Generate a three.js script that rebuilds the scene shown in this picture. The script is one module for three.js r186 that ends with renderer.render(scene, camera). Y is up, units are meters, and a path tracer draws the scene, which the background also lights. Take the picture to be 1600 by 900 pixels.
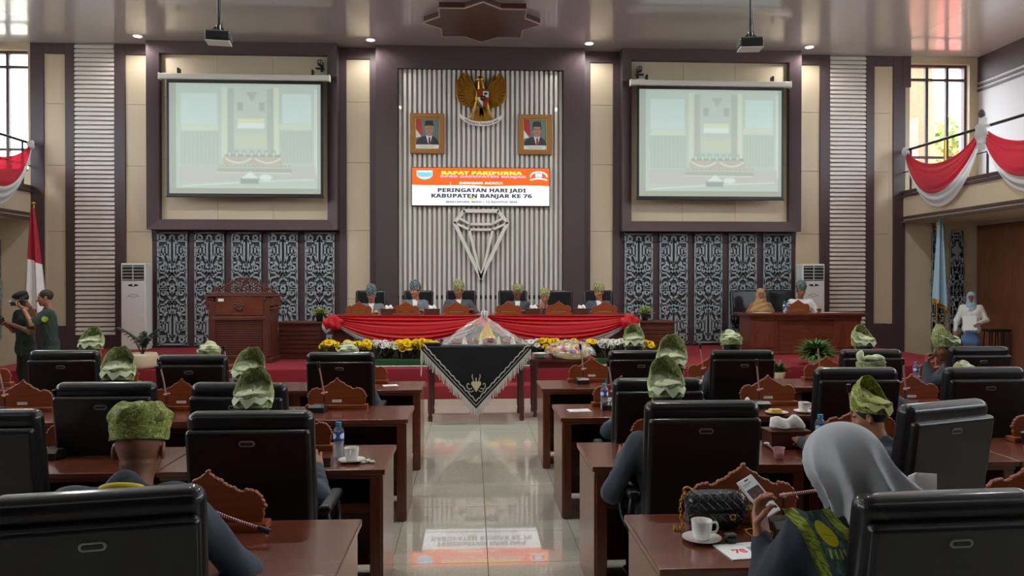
import * as THREE from 'three';
import { mergeGeometries } from 'three/addons/utils/BufferGeometryUtils.js';
import { RoundedBoxGeometry } from 'three/addons/geometries/RoundedBoxGeometry.js';
import { RectAreaLightUniformsLib } from 'three/addons/lights/RectAreaLightUniformsLib.js';

// ---------------------------------------------------------------- camera, sky, light, exposure
const scene = new THREE.Scene();
const camera = new THREE.PerspectiveCamera(2 * Math.atan(450 / 1200) * 180 / Math.PI, 16 / 9, 0.05, 200);
camera.position.set(0, 1.75, 0);
camera.rotation.set(-Math.atan(10 / 1200), -Math.atan(63 / 1200), 0, 'YXZ');
const renderer = new THREE.WebGLRenderer({ antialias: true });
renderer.toneMapping = THREE.LinearToneMapping;
renderer.toneMappingExposure = 0.82;
renderer.shadowMap.enabled = true;
RectAreaLightUniformsLib.init();
scene.background = new THREE.Color(0.86, 0.94, 1.0);          // overcast white sky, seen through the windows
scene.backgroundIntensity = 13;
const LAMP = new THREE.Color(1.0, 0.965, 0.91);
const HC = 0.19;                                               // middle of the hall, x
const CEIL = 6.5;

// ---------------------------------------------------------------- helpers
let seed = 7;
const rnd = () => { seed = (seed + 0x6d2b79f5) | 0; let t = Math.imul(seed ^ (seed >>> 15), 1 | seed); t = (t + Math.imul(t ^ (t >>> 7), 61 | t)) ^ t; return ((t ^ (t >>> 14)) >>> 0) / 4294967296; };
const rr = (a, b) => a + (b - a) * rnd();
const V = (x, y, z) => new THREE.Vector3(x, y, z);
const lerp = (a, b, t) => a + (b - a) * t, clamp = (x, a, b) => Math.min(b, Math.max(a, x));
const sstep = (a, b, x) => { const t = clamp((x - a) / (b - a), 0, 1); return t * t * (3 - 2 * t); };
const counts = {};
function numbered(name) { const n = counts[name] = (counts[name] ?? -1) + 1; return n ? name + '_' + String(n).padStart(3, '0') : name; }
function canvas(w, h, draw) { const c = document.createElement('canvas'); c.width = w; c.height = h; draw(c.getContext('2d'), w, h); return c; }
function tex(c, ru = 1, rv = 1, color = true) {
  const t = new THREE.CanvasTexture(c); t.wrapS = t.wrapT = THREE.RepeatWrapping; t.repeat.set(ru, rv);
  if (color) t.colorSpace = THREE.SRGBColorSpace; t.magFilter = THREE.LinearFilter; return t;
}
const std = (color, roughness = 0.6, more = {}) => new THREE.MeshStandardMaterial({ color, roughness, ...more });
const phy = (color, roughness = 0.6, more = {}) => new THREE.MeshPhysicalMaterial({ color, roughness, ...more });

// uv in metres, u along the grain axis
function metreUV(g, grain = 'x', ox = 0, oy = 0) {
  g = g.index ? g.toNonIndexed() : g;
  const p = g.attributes.position, n = g.attributes.normal, uv = new Float32Array(p.count * 2);
  for (let i = 0; i < p.count; i++) {
    const c = [p.getX(i), p.getY(i), p.getZ(i)], m = [Math.abs(n.getX(i)), Math.abs(n.getY(i)), Math.abs(n.getZ(i))];
    const k = m[0] >= m[1] && m[0] >= m[2] ? 0 : m[1] >= m[2] ? 1 : 2;
    let ax = [0, 1, 2].filter((a) => a !== k); const gi = 'xyz'.indexOf(grain);
    if (ax[1] === gi) ax = [ax[1], ax[0]];
    uv[2 * i] = c[ax[0]] + ox; uv[2 * i + 1] = c[ax[1]] + oy;
  }
  g.setAttribute('uv', new THREE.BufferAttribute(uv, 2)); return g;
}
function bx(w, h, d, x = 0, y = 0, z = 0, grain = 'x') { const g = new THREE.BoxGeometry(w, h, d); g.translate(x, y, z); return metreUV(g, grain, x * 0.37, y * 0.61 + z * 0.23); }
// box by its bounds
const bb = (x0, x1, y0, y1, z0, z1, grain = 'x') => bx(Math.abs(x1 - x0), Math.abs(y1 - y0), Math.abs(z1 - z0), (x0 + x1) / 2, (y0 + y1) / 2, (z0 + z1) / 2, grain);
function rbx(w, h, d, r, x = 0, y = 0, z = 0, grain = 'x', seg = 2) { const g = new RoundedBoxGeometry(w, h, d, seg, Math.min(r, w / 2.01, h / 2.01, d / 2.01)); g.translate(x, y, z); return metreUV(g, grain, x * 0.37, y * 0.61); }
function cyl(r0, r1, h, x = 0, y = 0, z = 0, seg = 20) { const g = new THREE.CylinderGeometry(r1, r0, h, seg); g.translate(x, y + h / 2, z); return g.toNonIndexed(); }
function sph(r, x, y, z, sx = 1, sy = 1, sz = 1, ws = 14, hs = 10) { const g = new THREE.SphereGeometry(r, ws, hs); g.scale(sx, sy, sz); g.translate(x, y, z); return g.toNonIndexed(); }
function tube(points, r, seg = 24, rad = 8, closed = false) { return new THREE.TubeGeometry(new THREE.CatmullRomCurve3(points.map((p) => V(...p)), closed), seg, r, rad, closed).toNonIndexed(); }
function lathe(pts, seg = 28, x = 0, y = 0, z = 0) { const g = new THREE.LatheGeometry(pts.map(([a, b]) => new THREE.Vector2(a, b)), seg); g.translate(x, y, z); return g.toNonIndexed(); }
function ext(pts, depth, bevel = 0, holes = []) {
  const s = pts instanceof THREE.Shape ? pts : new THREE.Shape(pts.map(([a, b]) => new THREE.Vector2(a, b)));
  for (const h of holes) s.holes.push(new THREE.Path(h.map(([a, b]) => new THREE.Vector2(a, b))));
  const g = new THREE.ExtrudeGeometry(s, { depth, bevelEnabled: bevel > 0, bevelSize: bevel, bevelThickness: bevel, bevelSegments: 2, curveSegments: 10 });
  return metreUV(g.index ? g.toNonIndexed() : g, 'x');
}
function turnG(g, rx = 0, ry = 0, rz = 0, x = 0, y = 0, z = 0) { g.applyMatrix4(new THREE.Matrix4().compose(V(x, y, z), new THREE.Quaternion().setFromEuler(new THREE.Euler(rx, ry, rz, 'YXZ')), V(1, 1, 1))); return g; }
function rod(a, b, r0, r1 = r0, seg = 10) {
  const A = V(...a), B = V(...b), d = B.clone().sub(A), g = new THREE.CylinderGeometry(r1, r0, d.length(), seg); g.translate(0, d.length() / 2, 0);
  g.applyQuaternion(new THREE.Quaternion().setFromUnitVectors(V(0, 1, 0), d.normalize())); g.translate(A.x, A.y, A.z); return g.toNonIndexed();
}
function merge(list) {
  list = [].concat(list).map((g) => {
    g = g.index ? g.toNonIndexed() : g; const h = new THREE.BufferGeometry();
    if (!g.attributes.normal) g.computeVertexNormals();
    h.setAttribute('position', g.attributes.position); h.setAttribute('normal', g.attributes.normal);
    h.setAttribute('uv', g.attributes.uv ?? new THREE.BufferAttribute(new Float32Array(g.attributes.position.count * 2), 2)); return h;
  });
  return list.length === 1 ? list[0] : mergeGeometries(list);
}
function obj(name, geos, mat, parent = null, label) {
  const g = Array.isArray(geos) ? merge(geos) : geos;
  const m = new THREE.Mesh(g, mat); m.name = parent ? name : numbered(name); m.castShadow = m.receiveShadow = true;
  if (label) m.userData.label = label; (parent ?? scene).add(m); return m;
}
function tag(o, label, category, group) { o.userData = { ...o.userData, label, category }; if (group) o.userData.group = group; return o; }
function thing(name, label, category, pos = [0, 0, 0], ry = 0, group) { const o = new THREE.Group(); o.name = numbered(name); o.position.set(...pos); o.rotation.y = ry; scene.add(o); return tag(o, label, category, group); }
function copy(o, label, pos, ry, group) {
  const c = o.clone(); c.name = numbered(o.name.replace(/_\d{3}$/, '')); c.userData = { ...o.userData, label }; if (group) c.userData.group = group;
  if (pos) c.position.set(...pos); if (ry !== undefined) c.rotation.y = ry; scene.add(c); return c;
}
function struct(name, geos, mat) { const m = obj(name, geos, mat); m.userData.kind = 'structure'; return m; }

// ---------------------------------------------------------------- procedural surfaces
function noiseTex(w, h, fn, ru = 1, rv = 1) {                    // grey map from a function
  const d = new Uint8Array(w * h * 4); for (let y = 0; y < h; y++) for (let x = 0; x < w; x++) { const v = clamp(fn(x, y), 0, 1) * 255, i = (y * w + x) * 4; d[i] = d[i + 1] = d[i + 2] = v; d[i + 3] = 255; }
  const t = new THREE.DataTexture(d, w, h); t.wrapS = t.wrapT = THREE.RepeatWrapping; t.magFilter = THREE.LinearFilter; t.repeat.set(ru, rv); t.needsUpdate = true; return t;
}
const grid = new Float32Array(4096).map(() => rnd());
function vn(x, y, px, py) {                                     // value noise, period px, py
  const xi = Math.floor(x), yi = Math.floor(y), fx = x - xi, fy = y - yi, u = fx * fx * (3 - 2 * fx), v = fy * fy * (3 - 2 * fy);
  const g = (a, b) => grid[((((a % px) + px) % px) * 57 + (((b % py) + py) % py) * 131) & 4095];
  return lerp(lerp(g(xi, yi), g(xi + 1, yi), u), lerp(g(xi, yi + 1), g(xi + 1, yi + 1), u), v);
}
function woodCanvas(base, dark, w = 1024, h = 512) {
  return canvas(w, h, (c) => {
    const im = c.createImageData(w, h);
    for (let y = 0; y < h; y++) for (let x = 0; x < w; x++) {
      const a = vn(x / 128, y / 8, 8, 64), b = vn(x / 32, y / 3, 32, 170), e = vn(x / 256, y / 40, 4, 13);
      const t = clamp(0.45 * a + 0.3 * b + 0.4 * e - 0.1, 0, 1), i = (y * w + x) * 4;
      for (let k = 0; k < 3; k++) im.data[i + k] = lerp(dark[k], base[k], t); im.data[i + 3] = 255;
    }
    c.putImageData(im, 0, 0);
  });
}
const wood = (base, dark, rough, more = {}) => new THREE.MeshPhysicalMaterial({ map: tex(woodCanvas(base, dark), 0.8, 1.4), roughness: rough, ...more });
const fineBump = noiseTex(256, 256, (x, y) => 0.6 * vn(x / 4, y / 4, 64, 64) + 0.4 * vn(x / 1.6, y / 1.6, 160, 160), 6, 6);
const leatherBump = noiseTex(256, 256, (x, y) => 0.5 * Math.abs(vn(x / 7, y / 7, 36, 36) - 0.5) * 2 + 0.5 * vn(x / 3, y / 3, 85, 85), 9, 9);
const clothBump = noiseTex(128, 128, (x, y) => ((x ^ y) & 1) * 0.5 + 0.5 * vn(x / 2, y / 2, 64, 64), 40, 40);
const M = {
  desk: wood([128, 68, 46], [88, 42, 28], 0.27, { clearcoat: 0.35, clearcoatRoughness: 0.12 }),
  board: wood([160, 80, 34], [116, 52, 22], 0.36),
  oldwood: wood([104, 50, 34], [70, 32, 22], 0.42),
  doorwood: wood([136, 84, 56], [108, 64, 42], 0.5),
  brown: std(0x4a3a3d, 0.5, { bumpMap: fineBump, bumpScale: 0.0006 }),
  cream: std(0xc8b79c, 0.62, { bumpMap: fineBump, bumpScale: 0.0005 }),
  white: std(0xd8d2cc, 0.45),
  slat: phy(0xd9d5cf, 0.32, { clearcoat: 0.3 }),
  slatback: std(0xbcb0a7, 0.75),
  lattice: std(0x98a6ac, 0.55),
  latticeback: std(0x3f3739, 0.7),
  ceil: new THREE.MeshPhysicalMaterial({ color: 0xb0abac, roughness: 0.2, clearcoat: 0.6, clearcoatRoughness: 0.05, bumpMap: noiseTex(256, 256, (x, y) => vn(x / 64, y / 16, 4, 16), 0.3, 0.5), bumpScale: 0.003 }),
  tile: phy(0xcccabb, 0.05, { clearcoat: 0.45, clearcoatRoughness: 0.0 }),
  grout: std(0x55524c, 0.8),
  carpet: std(0x8e1f2c, 0.95, { bumpMap: fineBump, bumpScale: 0.004 }),
  black: phy(0x090b10, 0.36, { bumpMap: leatherBump, bumpScale: 0.0006, specularIntensity: 0.6, clearcoat: 0.45, clearcoatRoughness: 0.13 }),
  plastic: std(0x131417, 0.4),
  chrome: std(0xb8bbc0, 0.25, { metalness: 0.95 }),
  darkmetal: std(0x2a2c30, 0.4, { metalness: 0.6 }),
  gold: std(0xb98a34, 0.34, { metalness: 0.85 }),
  china: phy(0xe9e7df, 0.16, { clearcoat: 0.5 }),
  paper: std(0xe8e8e6, 0.7),
  tissue: std(0xf0f0ee, 0.9, { side: THREE.DoubleSide }),
  red: std(0xc20f1c, 0.6, { side: THREE.DoubleSide }),
  swagred: phy(0xb5142e, 0.8, { side: THREE.DoubleSide, transmission: 0.35, thickness: 0 }),
  swagwhite: phy(0xd8dcdc, 0.8, { side: THREE.DoubleSide, transmission: 0.35, thickness: 0 }),
  glass: phy(0xffffff, 0.02, { transmission: 1, thickness: 0, ior: 1.45 }),
  film: phy(0xffffff, 0.12, { transmission: 0.84, thickness: 0, ior: 1.5, side: THREE.DoubleSide }),
  leaf: std(0x36602c, 0.55, { side: THREE.DoubleSide }),
  leafdark: std(0x23301f, 0.6, { side: THREE.DoubleSide }),
  croton: std(0x3d2a26, 0.6, { side: THREE.DoubleSide }),
  palegreen: std(0x9aa85a, 0.6, { side: THREE.DoubleSide }),
  yellow: std(0xf6d80a, 0.6, { side: THREE.DoubleSide }),
  petal: std(0xecebe2, 0.6, { side: THREE.DoubleSide }),
  acwhite: std(0xd9d9d4, 0.4),
  jacket: std(0x424c57, 0.85, { bumpMap: clothBump, bumpScale: 0.0006 }),
  jacketdark: std(0x343d47, 0.85, { bumpMap: clothBump, bumpScale: 0.0006 }),
  trousers: std(0x20232a, 0.85),
  shoe: std(0x121212, 0.35),
  hair: std(0x14110f, 0.6),
  eye: std(0x17110e, 0.2),
  lip: std(0x7a4038, 0.5),
};
const SKIN = [0x9a6549, 0xae7656, 0x85543e, 0xa06a50].map((c) => phy(c, 0.5, { sheen: 0.2 }));

// ---------------------------------------------------------------- implicit surfaces (surface nets) for bodies and cloth
// a bone: [ax, ay, az, ra, bx, by, bz, rb]
function field(bones, k = 0.03) {
  const n = bones.length, B = bones.map((b) => { const dx = b[4] - b[0], dy = b[5] - b[1], dz = b[6] - b[2]; return [...b, dx, dy, dz, 1 / Math.max(1e-9, dx * dx + dy * dy + dz * dz)]; });
  return (x, y, z) => {
    let d = 1e3;
    for (let i = 0; i < n; i++) {
      const b = B[i], px = x - b[0], py = y - b[1], pz = z - b[2];
      let t = (px * b[8] + py * b[9] + pz * b[10]) * b[11]; t = t < 0 ? 0 : t > 1 ? 1 : t;
      const qx = px - t * b[8], qy = py - t * b[9], qz = pz - t * b[10];
      const e = Math.sqrt(qx * qx + qy * qy + qz * qz) - (b[3] + (b[7] - b[3]) * t);
      const h = k - Math.abs(d - e); d = Math.min(d, e) - (h > 0 ? h * h / (4 * k) : 0);
    }
    return d;
  };
}
const smin = (a, b, k) => { const h = Math.max(k - Math.abs(a - b), 0) / k; return Math.min(a, b) - h * h * k * 0.25; };
const ell = (x, y, z, cx, cy, cz, a, b, c) => { const X = (x - cx) / a, Y = (y - cy) / b, Z = (z - cz) / c; const k0 = Math.hypot(X, Y, Z), k1 = Math.hypot(X / a, Y / b, Z / c); return k0 < 1e-6 ? -Math.min(a, b, c) : k0 * (k0 - 1) / k1; };
function nets(f, [x0, y0, z0, x1, y1, z1], s) {
  const nx = Math.ceil((x1 - x0) / s) + 1, ny = Math.ceil((y1 - y0) / s) + 1, nz = Math.ceil((z1 - z0) / s) + 1, val = new Float32Array(nx * ny * nz);
  for (let k = 0, i = 0; k < nz; k++) for (let j = 0; j < ny; j++) for (let a = 0; a < nx; a++, i++) val[i] = f(x0 + a * s, y0 + j * s, z0 + k * s);
  const at = new Int32Array(nx * ny * nz).fill(-1), pos = [], idx = [], I = (a, j, k) => a + nx * (j + ny * k);
  for (let k = 0; k < nz - 1; k++) for (let j = 0; j < ny - 1; j++) for (let a = 0; a < nx - 1; a++) {
    let sx = 0, sy = 0, sz = 0, n = 0, m = 0; const c = [];
    for (let q = 0; q < 8; q++) { const v = val[I(a + (q & 1), j + ((q >> 1) & 1), k + (q >> 2))]; c.push(v); if (v < 0) m |= 1 << q; }
    if (m === 0 || m === 255) continue;
    for (let q = 0; q < 8; q++) for (let b = 0; b < 3; b++) {
      const r = q | (1 << b); if (r === q) continue; if ((c[q] < 0) === (c[r] < 0)) continue;
      const t = c[q] / (c[q] - c[r]);
      sx += (q & 1) + (b === 0 ? t : 0); sy += ((q >> 1) & 1) + (b === 1 ? t : 0); sz += (q >> 2) + (b === 2 ? t : 0); n++;
    }
    at[I(a, j, k)] = pos.length / 3; pos.push(x0 + (a + sx / n) * s, y0 + (j + sy / n) * s, z0 + (k + sz / n) * s);
  }
  const quad = (p, q, r, t, flip) => { if (p < 0 || q < 0 || r < 0 || t < 0) return; flip ? idx.push(p, r, q, p, t, r) : idx.push(p, q, r, p, r, t); };
  for (let k = 1; k < nz - 1; k++) for (let j = 1; j < ny - 1; j++) for (let a = 1; a < nx - 1; a++) {
    const v = val[I(a, j, k)] < 0;
    if (v !== (val[I(a + 1, j, k)] < 0)) quad(at[I(a, j - 1, k - 1)], at[I(a, j, k - 1)], at[I(a, j, k)], at[I(a, j - 1, k)], !v);
    if (v !== (val[I(a, j + 1, k)] < 0)) quad(at[I(a - 1, j, k - 1)], at[I(a - 1, j, k)], at[I(a, j, k)], at[I(a, j, k - 1)], !v);
    if (v !== (val[I(a, j, k + 1)] < 0)) quad(at[I(a - 1, j - 1, k)], at[I(a, j - 1, k)], at[I(a, j, k)], at[I(a - 1, j, k)], !v);
  }
  const g = new THREE.BufferGeometry(); g.setAttribute('position', new THREE.Float32BufferAttribute(pos, 3)); g.setIndex(idx); g.computeVertexNormals(); return g;
}
// cylindrical-ish uv in metres for cloth on implicit surfaces
function clothUV(g) { const h = g.index ? g.toNonIndexed() : g; return metreUV(h, 'x'); }
function bonesBox(bones, pad = 0.05) { const b = [9, 9, 9, -9, -9, -9]; for (const q of bones) for (const o of [0, 4]) for (let i = 0; i < 3; i++) { b[i] = Math.min(b[i], q[o + i] - q[o + 3] - pad); b[i + 3] = Math.max(b[i + 3], q[o + i] + q[o + 3] + pad); } return b; }
// a patch of cloth laid on an implicit surface: origin(u, v) is cast along dir
function patch(f, origin, dir, off, nu, nv, thick = 0.004) {
  const pts = [], uv = [], D = V(...dir).normalize(), sides = [];
  for (const o of [off + thick, off]) for (let j = 0; j <= nv; j++) for (let i = 0; i <= nu; i++) {
    const p = V(...origin(i / nu, j / nv)); const best = p.clone(); let bd = 9; for (let s = 0; s < 60; s++) { const d = f(p.x, p.y, p.z) - o; if (d < bd) { bd = d; best.copy(p); } if (d < 0.0005) break; p.addScaledVector(D, Math.max(d * 0.7, 0.0005)); } p.copy(best);
    pts.push(p.x, p.y, p.z); uv.push(i / nu, 1 - j / nv);
  }
  const idx = [], n = (nu + 1) * (nv + 1), at = (i, j, l) => l * n + j * (nu + 1) + i;
  for (let j = 0; j < nv; j++) for (let i = 0; i < nu; i++) for (const l of [0, 1]) idx.push(at(i, j, l), at(i, j + 1, l), at(i + 1, j + 1, l), at(i, j, l), at(i + 1, j + 1, l), at(i + 1, j, l));
  for (let i = 0; i < nu; i++) for (const j of [0, nv]) idx.push(at(i, j, 0), at(i + 1, j, 0), at(i + 1, j, 1), at(i, j, 0), at(i + 1, j, 1), at(i, j, 1));
  for (let j = 0; j < nv; j++) for (const i of [0, nu]) idx.push(at(i, j, 0), at(i, j + 1, 0), at(i, j + 1, 1), at(i, j, 0), at(i, j + 1, 1), at(i, j, 1));
  const g = new THREE.BufferGeometry(); g.setAttribute('position', new THREE.Float32BufferAttribute(pts, 3)); g.setAttribute('uv', new THREE.Float32BufferAttribute(uv, 2)); g.setIndex(idx); g.computeVertexNormals(); return g;
}
// ---------------------------------------------------------------- the room
const XL = -8.76, XR = 9.1, GL = -10.37, GR = 10.75, ZB = -15.8;   // hall edges, gallery walls, back wall
// floor: slab, tiles laid at 0.6 m
const floor = struct('floor', bb(GL - 0.3, GR + 0.3, -0.3, -0.008, ZB - 0.4, 6.3), M.grout);
{
  const tileTex = tex(canvas(256, 256, (c, w, h) => {
    c.fillStyle = '#fff'; c.fillRect(0, 0, w, h);
    for (let i = 0; i < 5000; i++) { const v = 205 + rnd() * 50; c.fillStyle = `rgba(${v},${v - 4},${v - 14},0.5)`; c.fillRect(rnd() * w, rnd() * h, 1 + rnd() * 3, 1 + rnd() * 2); }
  }), 1.6, 1.6);
  const mats = [0xcfcdbf, 0xcac8bb, 0xd3d0c2].map((c) => { const m = M.tile.clone(); m.color.set(c); m.map = tileTex; return m; });
  const one = rbx(0.597, 0.02, 0.597, 0.002, 0, -0.01, 0, 'x', 1), rest = [];
  for (let k = -18; k < 18; k++) for (let j = -11; j < 27; j++) {
    const x = 0.4 + 0.6 * k, z = -(0.27 + 0.6 * j);
    if (x < GL || x > GR || z < ZB + 0.1) continue;
    if (k >= -3 && k <= 2 && j >= 2 && j < 19) { const t = obj('tile', one, mats[Math.floor(rnd() * 3)], floor); t.position.set(x, 0, z); }
    else if (z > -12.2 || x < -7.3 || x > 8) { const g = bx(0.597, 0.02, 0.597, 0, -0.01, 0); g.translate(x, 0, z); rest.push(g); }
  }
  obj('tile_field', rest, mats[0], floor).userData.kind = 'stuff';
}
// stage: two carpeted steps
struct('stage', [rbx(15.6, 0.42, 4.0, 0.02, 0.4, 0.21, -13.83), rbx(15.6, 0.2, 0.42, 0.02, 0.4, 0.1, -11.66)], M.carpet);

// back wall
const back = struct('wall_back', bb(XL, XR, 0, CEIL + 0.05, ZB - 0.35, ZB - 0.03), M.brown);
const mir = (x) => 2 * HC - x;                                   // the wall is symmetric about the hall's middle
for (const side of [0, 1]) {
  const X = (a, b) => side ? [mir(b), mir(a)] : [a, b];
  const cream = (a, b, ys) => { const [p, q] = X(a, b); for (let i = 0; i < ys.length - 1; i++) obj('cream_panel', rbx(q - p, ys[i + 1] - ys[i] - 0.006, 0.03, 0.004, (p + q) / 2, (ys[i] + ys[i + 1]) / 2, ZB - 0.02), M.cream, back); };
  const dark = (a, b, y0, y1, d = 0.06) => { const [p, q] = X(a, b); obj('brown_board', rbx(q - p, y1 - y0, d, 0.006, (p + q) / 2, (y0 + y1) / 2, ZB - 0.03 + d / 2), M.brown, back); };
  cream(-8.5, -8.09, [0.86, 2.75, 4.07, 5.3, 6.29]); cream(-6.92, -6.42, [0.45, 2.75, 4.07, 5.3, 6.29]); cream(-2.54, -2.07, [0.45, 1.4, 2.79, 4.17, 5.4, 6.27]);
  dark(-8.76, -8.5, 0, 6.5); dark(-8.09, -7.91, 0, 6.5); dark(-7.13, -6.92, 0, 6.5); dark(-2.68, -2.54, 0.42, 6.5); dark(-2.07, -1.92, 0.42, 6.5);
  dark(-8.5, -8.09, 6.29, 6.5); dark(-8.5, -8.09, 0, 0.86); dark(-6.92, -6.4, 6.29, 6.5); dark(-2.54, -2.07, 6.27, 6.5); dark(-7.91, -7.13, 0, 0.66);
  // louvre of white horizontal slats
  const [l0, l1] = X(-7.91, -7.13), lx = (l0 + l1) / 2;
  const louvre = obj('louvre_panel', bb(l0, l1, 0.66, 6.5, ZB - 0.03, ZB - 0.02), M.slatback, back);
  const slat = turnG(rbx(0.772, 0.066, 0.03, 0.008, 0, 0, 0), -0.3);
  for (let i = 0; i < 65; i++) { const s = obj('slat', slat, M.white, louvre); s.position.set(lx, 0.71 + i * 0.0895, ZB + 0.02); }
  // mitred picture frame that holds the projection screen, with the cream panel inside
  const [f0, f1] = X(-6.4, -2.68), fx = (f0 + f1) / 2, hw = (f1 - f0) / 2, zo = ZB + 0.3, zi = ZB + 0.2;
  const frame = (y0, y1, hw2, t, cx, zOut, zIn, zBack, name) => {
    const o = [[cx - hw2, y0], [cx + hw2, y0], [cx + hw2, y1], [cx - hw2, y1]], n = [[cx - hw2 + t, y0 + t], [cx + hw2 - t, y0 + t], [cx + hw2 - t, y1 - t], [cx - hw2 + t, y1 - t]];
    for (let i = 0; i < 4; i++) {
      const j = (i + 1) % 4, P = [], q = (a, b, c, d) => P.push(...a, ...b, ...c, ...a, ...c, ...d);
      const oB = (k) => [o[k][0], o[k][1], zBack], oF = (k) => [o[k][0], o[k][1], zOut], nF = (k) => [n[k][0], n[k][1], zIn], nB = (k) => [n[k][0], n[k][1], zBack];
      q(oB(i), oB(j), oF(j), oF(i)); q(oF(i), oF(j), nF(j), nF(i)); q(nF(i), nF(j), nB(j), nB(i)); q(oB(j), oB(i), nB(i), nB(j)); q(oB(i), oF(i), nF(i), nB(i)); q(oF(j), oB(j), nB(j), nF(j));
      const g = new THREE.BufferGeometry(); g.setAttribute('position', new THREE.Float32BufferAttribute(P, 3)); g.computeVertexNormals();
      obj(name, metreUV(g), M.brown, back);
    }
  };
  frame(2.78, 6.495, hw, 0.21, fx, zo, zi, ZB - 0.03, 'frame_member');
  const iw = (f1 - f0 - 0.42) / 3;
  for (let i = 0; i < 3; i++) for (const [a, b] of [[2.99, 4.2], [4.2, 5.45], [5.45, 6.29]]) obj('cream_panel', rbx(iw - 0.005, b - a - 0.005, 0.03, 0.003, f0 + 0.21 + iw * (i + 0.5), (a + b) / 2, ZB + 0.06), M.cream, back);
  if (!side) frame(0.41, 6.495, 1.92 + HC, 0.42, HC, ZB + 0.24, ZB + 0.12, ZB - 0.03, 'centre_frame_member');
  // five fretwork panels under the frame
  for (let i = 0; i < 5; i++) {
    const [a, b] = X(-6.31 + 0.733 * i, -5.72 + 0.733 * i), p = latticePanel(b - a, 2.28); p.position.set((a + b) / 2, 0.47, ZB); back.add(p);
  }
}
function latticePanel(w, h) {
  const t = 0.016, d = 0.018, H = h / 2, W = w / 2, L = [], a = 0.036;
  const bar = (x0, y0, x1, y1, r = a) => { const l = Math.hypot(x1 - x0, y1 - y0), g = new THREE.BoxGeometry(l + r * 0.7, r, d); g.rotateZ(Math.atan2(y1 - y0, x1 - x0)); g.translate((x0 + x1) / 2, (y0 + y1) / 2, 0.012); L.push(g); };
  const ring = (x, y, r, q = a * 0.5, a0 = 0, a1 = Math.PI * 2) => {
    const s = new THREE.Shape(); s.absarc(x, y, r + q, a0, a1, false); s.absarc(x, y, Math.max(r - q, 0.003), a1, a0, true);
    const g = new THREE.ExtrudeGeometry(s, { depth: d, bevelEnabled: false, curveSegments: 14 }); g.translate(0, 0, 0.003); L.push(g);
  };
  const poly = (pts, r0) => { const r = r0 ? r0 * 1.55 : a; for (let i = 0; i < pts.length - 1; i++) bar(...pts[i], ...pts[i + 1], r); };
  for (const my of [1, -1]) for (const mx of [1, -1]) {         // one quarter, mirrored
    const q = (pts) => pts.map(([x, y]) => [mx * x * W, my * y * H]);
    const rg = (x, y, r, s) => ring(mx * x * W, my * y * H, r, s);
    rg(0.62, 0.90, 0.044); if (mx > 0) rg(0, 0.90, 0.044);
    poly(q([[0.95, 0.84], [0.35, 0.84], [0.0, 0.86]])); poly(q([[0.62, 0.97], [0.95, 0.97]]));
    poly(q([[0.14, 0.84], [0.14, 0.46]])); poly(q([[0.14, 0.84], [0.55, 0.74], [0.92, 0.72]])); poly(q([[0.36, 0.79], [0.36, 0.60], [0.14, 0.46]]));
    poly(q([[0.60, 0.73], [0.58, 0.50], [0.36, 0.42]])); poly(q([[0.60, 0.62], [0.92, 0.56]])); poly(q([[0.75, 0.72], [0.86, 0.64], [0.70, 0.56]]));
    poly(q([[0.30, 0.60], [0.58, 0.60]], 0.018)); poly(q([[0.14, 0.46], [0.0, 0.44]])); poly(q([[0.92, 0.46], [0.62, 0.46], [0.45, 0.40], [0.42, 0.28]]));
    rg(0.64, 0.37, 0.042); poly(q([[0.42, 0.28], [0.85, 0.28], [0.92, 0.33]])); poly(q([[0.0, 0.40], [0.2, 0.34], [0.42, 0.28]], 0.02)); poly(q([[0.14, 0.46], [0.22, 0.36], [0.0, 0.28]], 0.02));
    poly(q([[0.0, 0.28], [0.22, 0.19], [0.5, 0.26]], 0.02)); poly(q([[0.0, 0.19], [0.3, 0.13], [0.3, 0.03], [0.0, 0.08]], 0.02)); poly(q([[0.0, 0.28], [0.16, 0.23], [0.0, 0.19]], 0.018));
    ring(mx * 0.58 * W, my * 0.115 * H, 0.1, 0.019, mx > 0 ? -1.6 : 1.2, mx > 0 ? 1.95 : 4.75); rg(0.58, 0.075, 0.04); poly(q([[0.2, 0.05], [0.45, 0.0]], 0.02));
    poly(q([[0.86, 0.0], [0.74, 0.05]], 0.02));
  }
  ring(0, 0, 0.045);
  const top = (1 - 0.0);
  bar(-W, H * top - t, W, H * top - t, 0.032); bar(-W, -H + t, W, -H + t, 0.032); bar(-W + t, -H, -W + t, H, 0.032); bar(W - t, -H, W - t, H, 0.032);
  const p = new THREE.Mesh(metreUV(bx(w, h, 0.01, 0, H, -0.018)), M.latticeback); p.name = 'lattice_panel'; p.castShadow = p.receiveShadow = true;
  const g = merge(L); g.translate(0, H, 0); obj('fretwork', g, M.lattice, p); return p;
}
// white vertical slats behind the emblem
{
  const field_ = obj('slat_field', bb(-1.5, 1.88, 0.42, 6.17, ZB - 0.03, ZB - 0.02), M.slatback, back);
  const slat = rbx(0.054, 5.74, 0.034, 0.006, 0, 0, 0, 'y', 1);
  for (let i = 0; i < 34; i++) { const s = obj('slat', slat, M.slat, field_); s.position.set(-1.455 + i * 0.0997, 3.3, ZB + 0.012); }
  obj('dark_rail', bb(-1.5, 1.88, 1.39, 1.47, ZB - 0.02, ZB - 0.008), M.latticeback, field_);
}
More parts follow.
